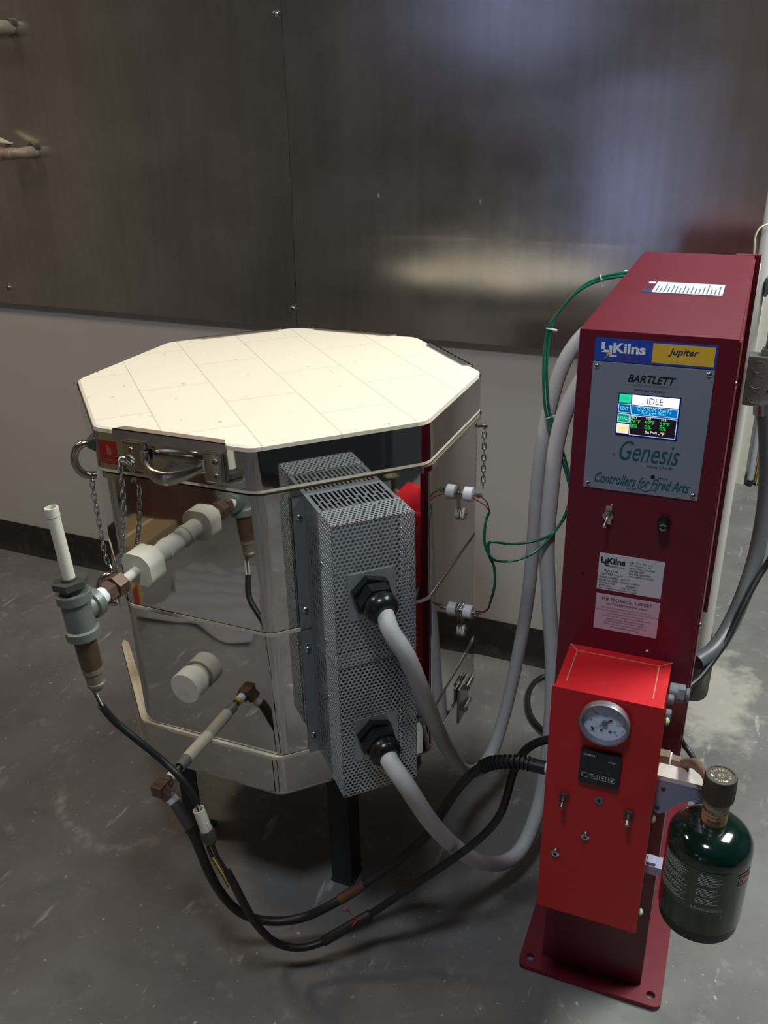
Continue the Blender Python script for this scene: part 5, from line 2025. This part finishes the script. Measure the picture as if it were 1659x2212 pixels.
for i in range(0, 26, 2):
    p, q_ = Q[i], Q[i + 1]
    b.lathe(p - o_, q_ - p, [(0, 0.0082), (0.0008, 0.0108), (0.0030, 0.0108), (0.0038, 0.0082)], 'rubber', 14)
b.build('strain_relief', t)
b = MB()
b.tube([Vector((0.846, -0.90, 0.4565)) - o_, Vector((0.868, -0.90, 0.4572)) - o_], 0.0098, 'rubber', 14, 1)
b.tube([Vector((0.864, -0.90, 0.4572)) - o_, Vector((0.8758, -0.90, 0.458)) - o_], 0.0086, 'tape', 14, 1)
b.build('end_fitting', t)

# cords on the floor behind the cabinet
b = MB()
b.tube([(0.727, -0.015, 0.0075), (0.677, -0.052, 0.0075), (0.658, -0.086, 0.0072), (0.655, -0.134, 0.0072), (0.668, -0.188, 0.0072), (0.693, -0.234, 0.0075), (0.732, -0.269, 0.010), (0.790, -0.300, 0.018), (0.868, -0.315, 0.026)], 0.0062, 'rubber', 10, 6)
single(b, 'power_cord', 'black power cord looping on the floor left of the cabinet foot', 'cable')
b = MB()
b.tube([(1.018, -0.232, 0.050), (1.028, -0.231, 0.034), (1.043, -0.241, 0.025), (1.059, -0.269, 0.0195), (1.071, -0.312, 0.0175), (1.080, -0.375, 0.0165), (1.077, -0.471, 0.0162), (1.086, -0.55, 0.0160)], 0.0060, 'rubber', 10, 6)
single(b, 'power_cord', 'short black cord curving over the rear right corner of the foot plate', 'cable')

# wiring at the end of the wall
b = MB()
b.tube([(1.0745, -0.030, 0.752), (1.090, -0.030, 0.681), (1.103, -0.040, 0.594), (1.108, -0.060, 0.519), (1.106, -0.090, 0.446), (1.097, -0.130, 0.387), (1.081, -0.180, 0.334), (1.058, -0.240, 0.300), (1.028, -0.290, 0.290)], 0.0165, 'dconduit', 18, 6)
b.cyl((1.0705, -0.030, 0.758), (1.0735, -0.030, 0.735), 0.018, 'zinc')
single(b, 'flexible_conduit', 'dark grey conduit dropping from the junction box to the cabinet', 'cable')
b = MB()
b.tube([(1.40, -0.06, 0.95), (1.26, -0.08, 0.70), (1.167, -0.100, 0.549), (1.130, -0.120, 0.451), (1.115, -0.140, 0.419), (1.097, -0.180, 0.374), (1.080, -0.220, 0.323), (1.061, -0.260, 0.291), (1.041, -0.300, 0.267), (1.022, -0.330, 0.254), (1.0225, -0.345, 0.250)], 0.0062, 'rubber', 10, 6)
single(b, 'power_cord', 'thin black cable hanging beside the dark grey conduit', 'cable')

jb = thing('junction_box', 'small galvanised junction box on the end of the wall', 'electrical box', (1.0645, -0.002, 0.751))
b = MB()
b.box((-0.0325, -0.034, 0.0), (0.0230, 0.0055, 0.101), 'galv', 0.002)
jbb = b.build('box', jb)
for z_ in (0.080, 0.050, 0.018):
    b = MB()
    cx_ = -0.011
    rr = 0.0125 if z_ != 0.050 else 0.0145
    b.lathe((cx_, -0.0340, z_), (0, -1, 0), [(0, rr), (0.0008, rr), (0.0008, rr - 0.0012), (0.0001, rr - 0.0016), (0.0003, 0.0005)], 'galv', 28, cap0=False)
    b.build('knockout', jb)
b = MB()
b.box((0.023, -0.036, 0.004), (0.030, 0.003, 0.104), 'galv', 0.0015)
b.build('cover_plate', jb)
for z_ in (0.062, 0.032):
    b = MB()
    b.lathe((0.012, -0.0341, z_), (0, -1, 0), [(0, 0.0024), (0.0002, 0.0024)], 'hole', 10)
    b.build('mounting_hole', jb)
b = MB()
b.cyl((0.004, -0.015, 0.100), (0.005, -0.015, 0.108), 0.0165, 'galv')
b.hexa((0.005, -0.015, 0.106), (0.006, -0.015, 0.112), 0.032, 'galv')
b.cyl((0.006, -0.015, 0.112), (0.008, -0.015, 0.130), 0.0125, 'galv')
screw(b, (0.000, -0.027, 0.121), (-0.2, -1, 0), 0.003, 'iron')
b.build('cable_connector', jb)
b = MB()   # armoured cable
pts = spline([Vector(p) for p in ((1.0725, -0.017, 0.878), (1.078, -0.017, 0.91), (1.088, -0.015, 0.96), (1.105, -0.010, 1.03), (1.125, -0.005, 1.12), (1.14, 0.0, 1.3))], 40)
rings = []
for i, p in enumerate(pts[:-1]):
    t_ = (pts[i + 1] - p).normalized()
    u_ = t_.cross(Vector((0, 1, 0))).normalized()
    w_ = t_.cross(u_)
    rr = 0.0078 + 0.0011 * math.sin(i * 2 * PI / 6)
    rings.append([p + (u_ * math.cos(2 * PI * k / 14) + w_ * math.sin(2 * PI * k / 14)) * rr for k in range(14)])
b.loft(rings, 'zinc')
single(b, 'armoured_cable', 'spiral steel armoured cable rising from the junction box', 'cable')
b = MB()
b.box((1.041, 0.02, 0.962), (1.14, 0.045, 0.990), 'greyplug', 0.002)
b.box((1.0405, 0.015, 0.958), (1.046, 0.05, 0.994), 'greyplug', 0.001)
single(b, 'conduit_strut', 'grey metal strut fixed to the end of the wall above the junction box', 'bracket')
b = MB()
b.tube([(1.030, -0.0045, 1.098), (1.023, -0.013, 1.096), (1.015, -0.020, 1.090), (1.011, -0.026, 1.076), (1.012, -0.028, 1.060), (1.015, -0.025, 1.030), (1.022, -0.012, 1.0)], 0.0016, 'fiberold', 8, 6)
single(b, 'loose_wire', 'thin pale wire curling off the right end of the steel sheet', 'wire')

# far things beyond the wall
b = MB()
b.cyl((1.064, 1.40, 0.022), (1.064, 1.40, 1.6), 0.011, 'pvc')
b.cyl((1.064, 1.40, 0.001), (1.064, 1.40, 0.024), 0.012, 'rubber')
single(b, 'mop_handle', 'grey tube standing behind the cream doorpost, beside the broom', 'pole')
br = thing('broom', 'frayed straw broom standing in the far doorway', 'broom', (1.105, 1.42, 0.0))
b = MB()
rn = random.Random(3)
for k in range(150):
    a = rn.uniform(0, 2 * PI)
    r_ = 0.030 * math.sqrt(rn.random())
    x_, y_ = r_ * math.cos(a), r_ * math.sin(a) * 0.6
    sp = 1.15 + rn.uniform(-0.1, 0.2)
    h_ = rn.uniform(0.002, 0.02)
    b.tube([(x_ * 0.5, y_ * 0.5, 0.36), (x_ * 0.95, y_ * 0.95, 0.18), (x_ * sp, y_ * sp, h_)], 0.0020, 'straw', 5, 3)
b.build('bristles', br)
b = MB()
b.tube([(0.019 * math.cos(2 * PI * k / 12), 0.013 * math.sin(2 * PI * k / 12), 0.26) for k in range(12)], 0.002, 'straw', 6, 1, closed=True)
b.build('binding', br)
b = MB()
b.cyl((0, 0, 0.33), (0, 0, 1.3), 0.012, 'wood')
b.build('broomstick', br)

# ------------------------------------------------------------------ things in the room seen only as reflections in the kiln
rn = random.Random(11)
b = MB()   # crumpled clear-ish plastic sheet on the floor
NX, NY = 26, 18
vv = [[None] * NY for _ in range(NX)]
for i in range(NX):
    for j in range(NY):
        u_, v_ = i / (NX - 1) - 0.5, j / (NY - 1) - 0.5
        an_ = math.atan2(v_, u_)
        rr = 1 - (0.16 * math.sin(5 * an_) + 0.10 * math.sin(3 * an_ + 1)) * min(1, 3 * (u_ * u_ + v_ * v_))
        z_ = 0.010 + 0.020 * abs(math.sin(u_ * 5 + v_ * 9 + 2 * math.sin(v_ * 5))) * (0.5 - abs(v_)) * 2 + 0.008 * math.sin(v_ * 17 - u_ * 8) ** 2 + rn.uniform(0, 0.001)
        vv[i][j] = b._v((-0.25 + u_ * 0.36 * rr, -1.92 + v_ * 0.34 * rr, z_))
for i in range(NX - 1):
    for j in range(NY - 1):
        b.face([vv[i][j], vv[i + 1][j], vv[i + 1][j + 1], vv[i][j + 1]], 'bag')
o = single(b, 'plastic_bag', 'cloudy plastic bag on the floor, seen mirrored in the kiln front', 'bag', smooth=80)
b = MB()
b.loft([[(-0.455, -1.755, 0.002), (-0.425, -1.665, 0.002), (-0.405, -1.672, 0.002), (-0.435, -1.762, 0.002)], [(-0.462, -1.760, 0.11), (-0.428, -1.660, 0.11), (-0.408, -1.667, 0.11), (-0.442, -1.767, 0.11)], [(-0.450, -1.755, 0.15), (-0.426, -1.665, 0.15), (-0.424, -1.667, 0.15), (-0.446, -1.757, 0.15)]], 'sack_y')
b.loft([[(-0.4455, -1.732, 0.003), (-0.4345, -1.698, 0.003), (-0.4135, -1.694, 0.003), (-0.4265, -1.738, 0.003)], [(-0.4525, -1.737, 0.112), (-0.4380, -1.693, 0.112), (-0.4165, -1.689, 0.112), (-0.4295, -1.740, 0.112)]], 'sack_r')
single(b, 'clay_bag', 'red and yellow packet on the floor, seen mirrored in the kiln front', 'bag')
b = MB()   # open-topped brown bag: a curled band with a base
pts = []
for k in range(16):
    a = R(205 - 250 * k / 15)
    pts.append((0.17 * math.cos(a), 0.14 * math.sin(a)))
ins = [(x * 0.93, y * 0.93) for x, y in pts]
H_b = [0.16 + 0.05 * math.sin(PI * k / 15) for k in range(16)]
c_ = (-0.74, -2.36)
ring = pts + ins[::-1]
hs = H_b + H_b[::-1]
b.loft([[(c_[0] + x, c_[1] + y, 0.002) for x, y in ring], [(c_[0] + x, c_[1] + y, h) for (x, y), h in zip(ring, hs)]], 'chairbrown')
b.cyl((c_[0], c_[1], 0.002), (c_[0], c_[1], 0.02), 0.13, 'chairbrown', n=28)
single(b, 'tool_bag', 'curled brown leather bag on the floor, seen mirrored in the kiln front', 'bag')
b = MB()
b.box((-0.82, -2.24, 0.002), (-0.64, -2.02, 0.05), 'card', 0.004)
b.box((-0.735, -2.241, 0.0025), (-0.725, -2.019, 0.0505), 'fiberold')
single(b, 'cardboard_box', 'flat cardboard box on the floor, seen mirrored in the kiln front', 'box')
b = MB()
b.box((-1.30, -2.75, 0.002), (-1.02, -2.25, 0.30), 'card', 0.004)
b.box((-1.17, -2.752, 0.0025), (-1.15, -2.249, 0.3005), 'fiberold')
single(b, 'cardboard_box', 'tall cardboard box on the floor at the left, seen mirrored in the kiln', 'box')

wb = thing('standin_bench', 'unseen dark navy bench added at the right to darken the kiln side reflection', 'bench', (2.75, -2.2, 0.0))  # dark bench added out of view so the kiln side mirrors something dark
b = MB()
b.box((-0.55, -0.95, 0.002), (0.55, 0.75, 0.90), 'darkwall', 0.005)
b.build('carcass', wb)
b = MB()
b.box((-0.60, -1.0, 0.90), (0.60, 0.80, 0.94), 'blackwire', 0.005)
b.build('worktop', wb)
for k in range(3):
    b = MB()
    b.box((-0.565, -0.93 + k * 0.56, 0.06), (-0.55, -0.40 + k * 0.56, 0.86), 'darkwall', 0.004)
    b.build('door', wb)

# ------------------------------------------------------------------ groups of repeats, and labels for parts that look different
GROUPS = {'steel_sheet': 'steel sheets on the back wall', 'hanging_chain': 'chains hanging on the kiln', 'thermocouple_wire': 'green thermocouple wires', 'cable_tie': 'ties on the green wires',
          'power_cord': 'black cords by the cabinet', 'cardboard_box': 'cardboard boxes in the room', 'ceiling_light': 'ceiling lights', 'flexible_conduit': 'flexible conduits'}
PARTS = {'lid': 'cream brick lid', 'edge_strip': 'folded steel edge strip', 'safety_label': 'orange-red warning sticker', 'perforated_cover': 'silver perforated cover', 'cable_gland': 'black cable gland',
         'ceramic_block': 'white ceramic block', 'touchscreen': 'lit colour touchscreen', 'instrument_plate': 'grey instrument plate', 'brand_strip': 'blue and yellow brand strip',
         'nameplate_label': 'white data label', 'support_label': 'white support label with the red box reflection in its colour', 'warning_label': 'white warning label on top', 'toggle_switch': 'chrome toggle switch',
         'fuse_holder': 'black fuse holder', 'pressure_gauge': 'round gauge with a pale blue dial', 'temperature_controller': 'black digital controller', 'bottle_bracket': 'grey blue bracket',
         'pipe_tee': 'grey galvanised tee', 'sensor_body': 'brown heat-stained sensor', 'compression_fitting': 'brown brass nuts', 'reducing_bushing': 'dark iron bushing', 'elbow': 'brown brass elbow',
         'connector': 'white ceramic connector', 'rusty_coupling': 'rusty coupling', 'red_string': 'red string', 'orange_sleeve': 'orange sleeve', 'red_lead': 'red lead', 'black_lead': 'black lead',
         'strain_relief': 'ribbed black strain relief', 'neck_label': 'tan warning label', 'knob': 'brown ribbed knob', 'copper_tube': 'tarnished copper tube', 'foot_ring': 'black plastic foot'}
for o in bpy.data.objects:
    k = o.name.split('.')[0]
    if o.parent is None and k in GROUPS:
        o['group'] = GROUPS[k]
    if o.parent is not None and k in PARTS:
        o['label'] = PARTS[k]
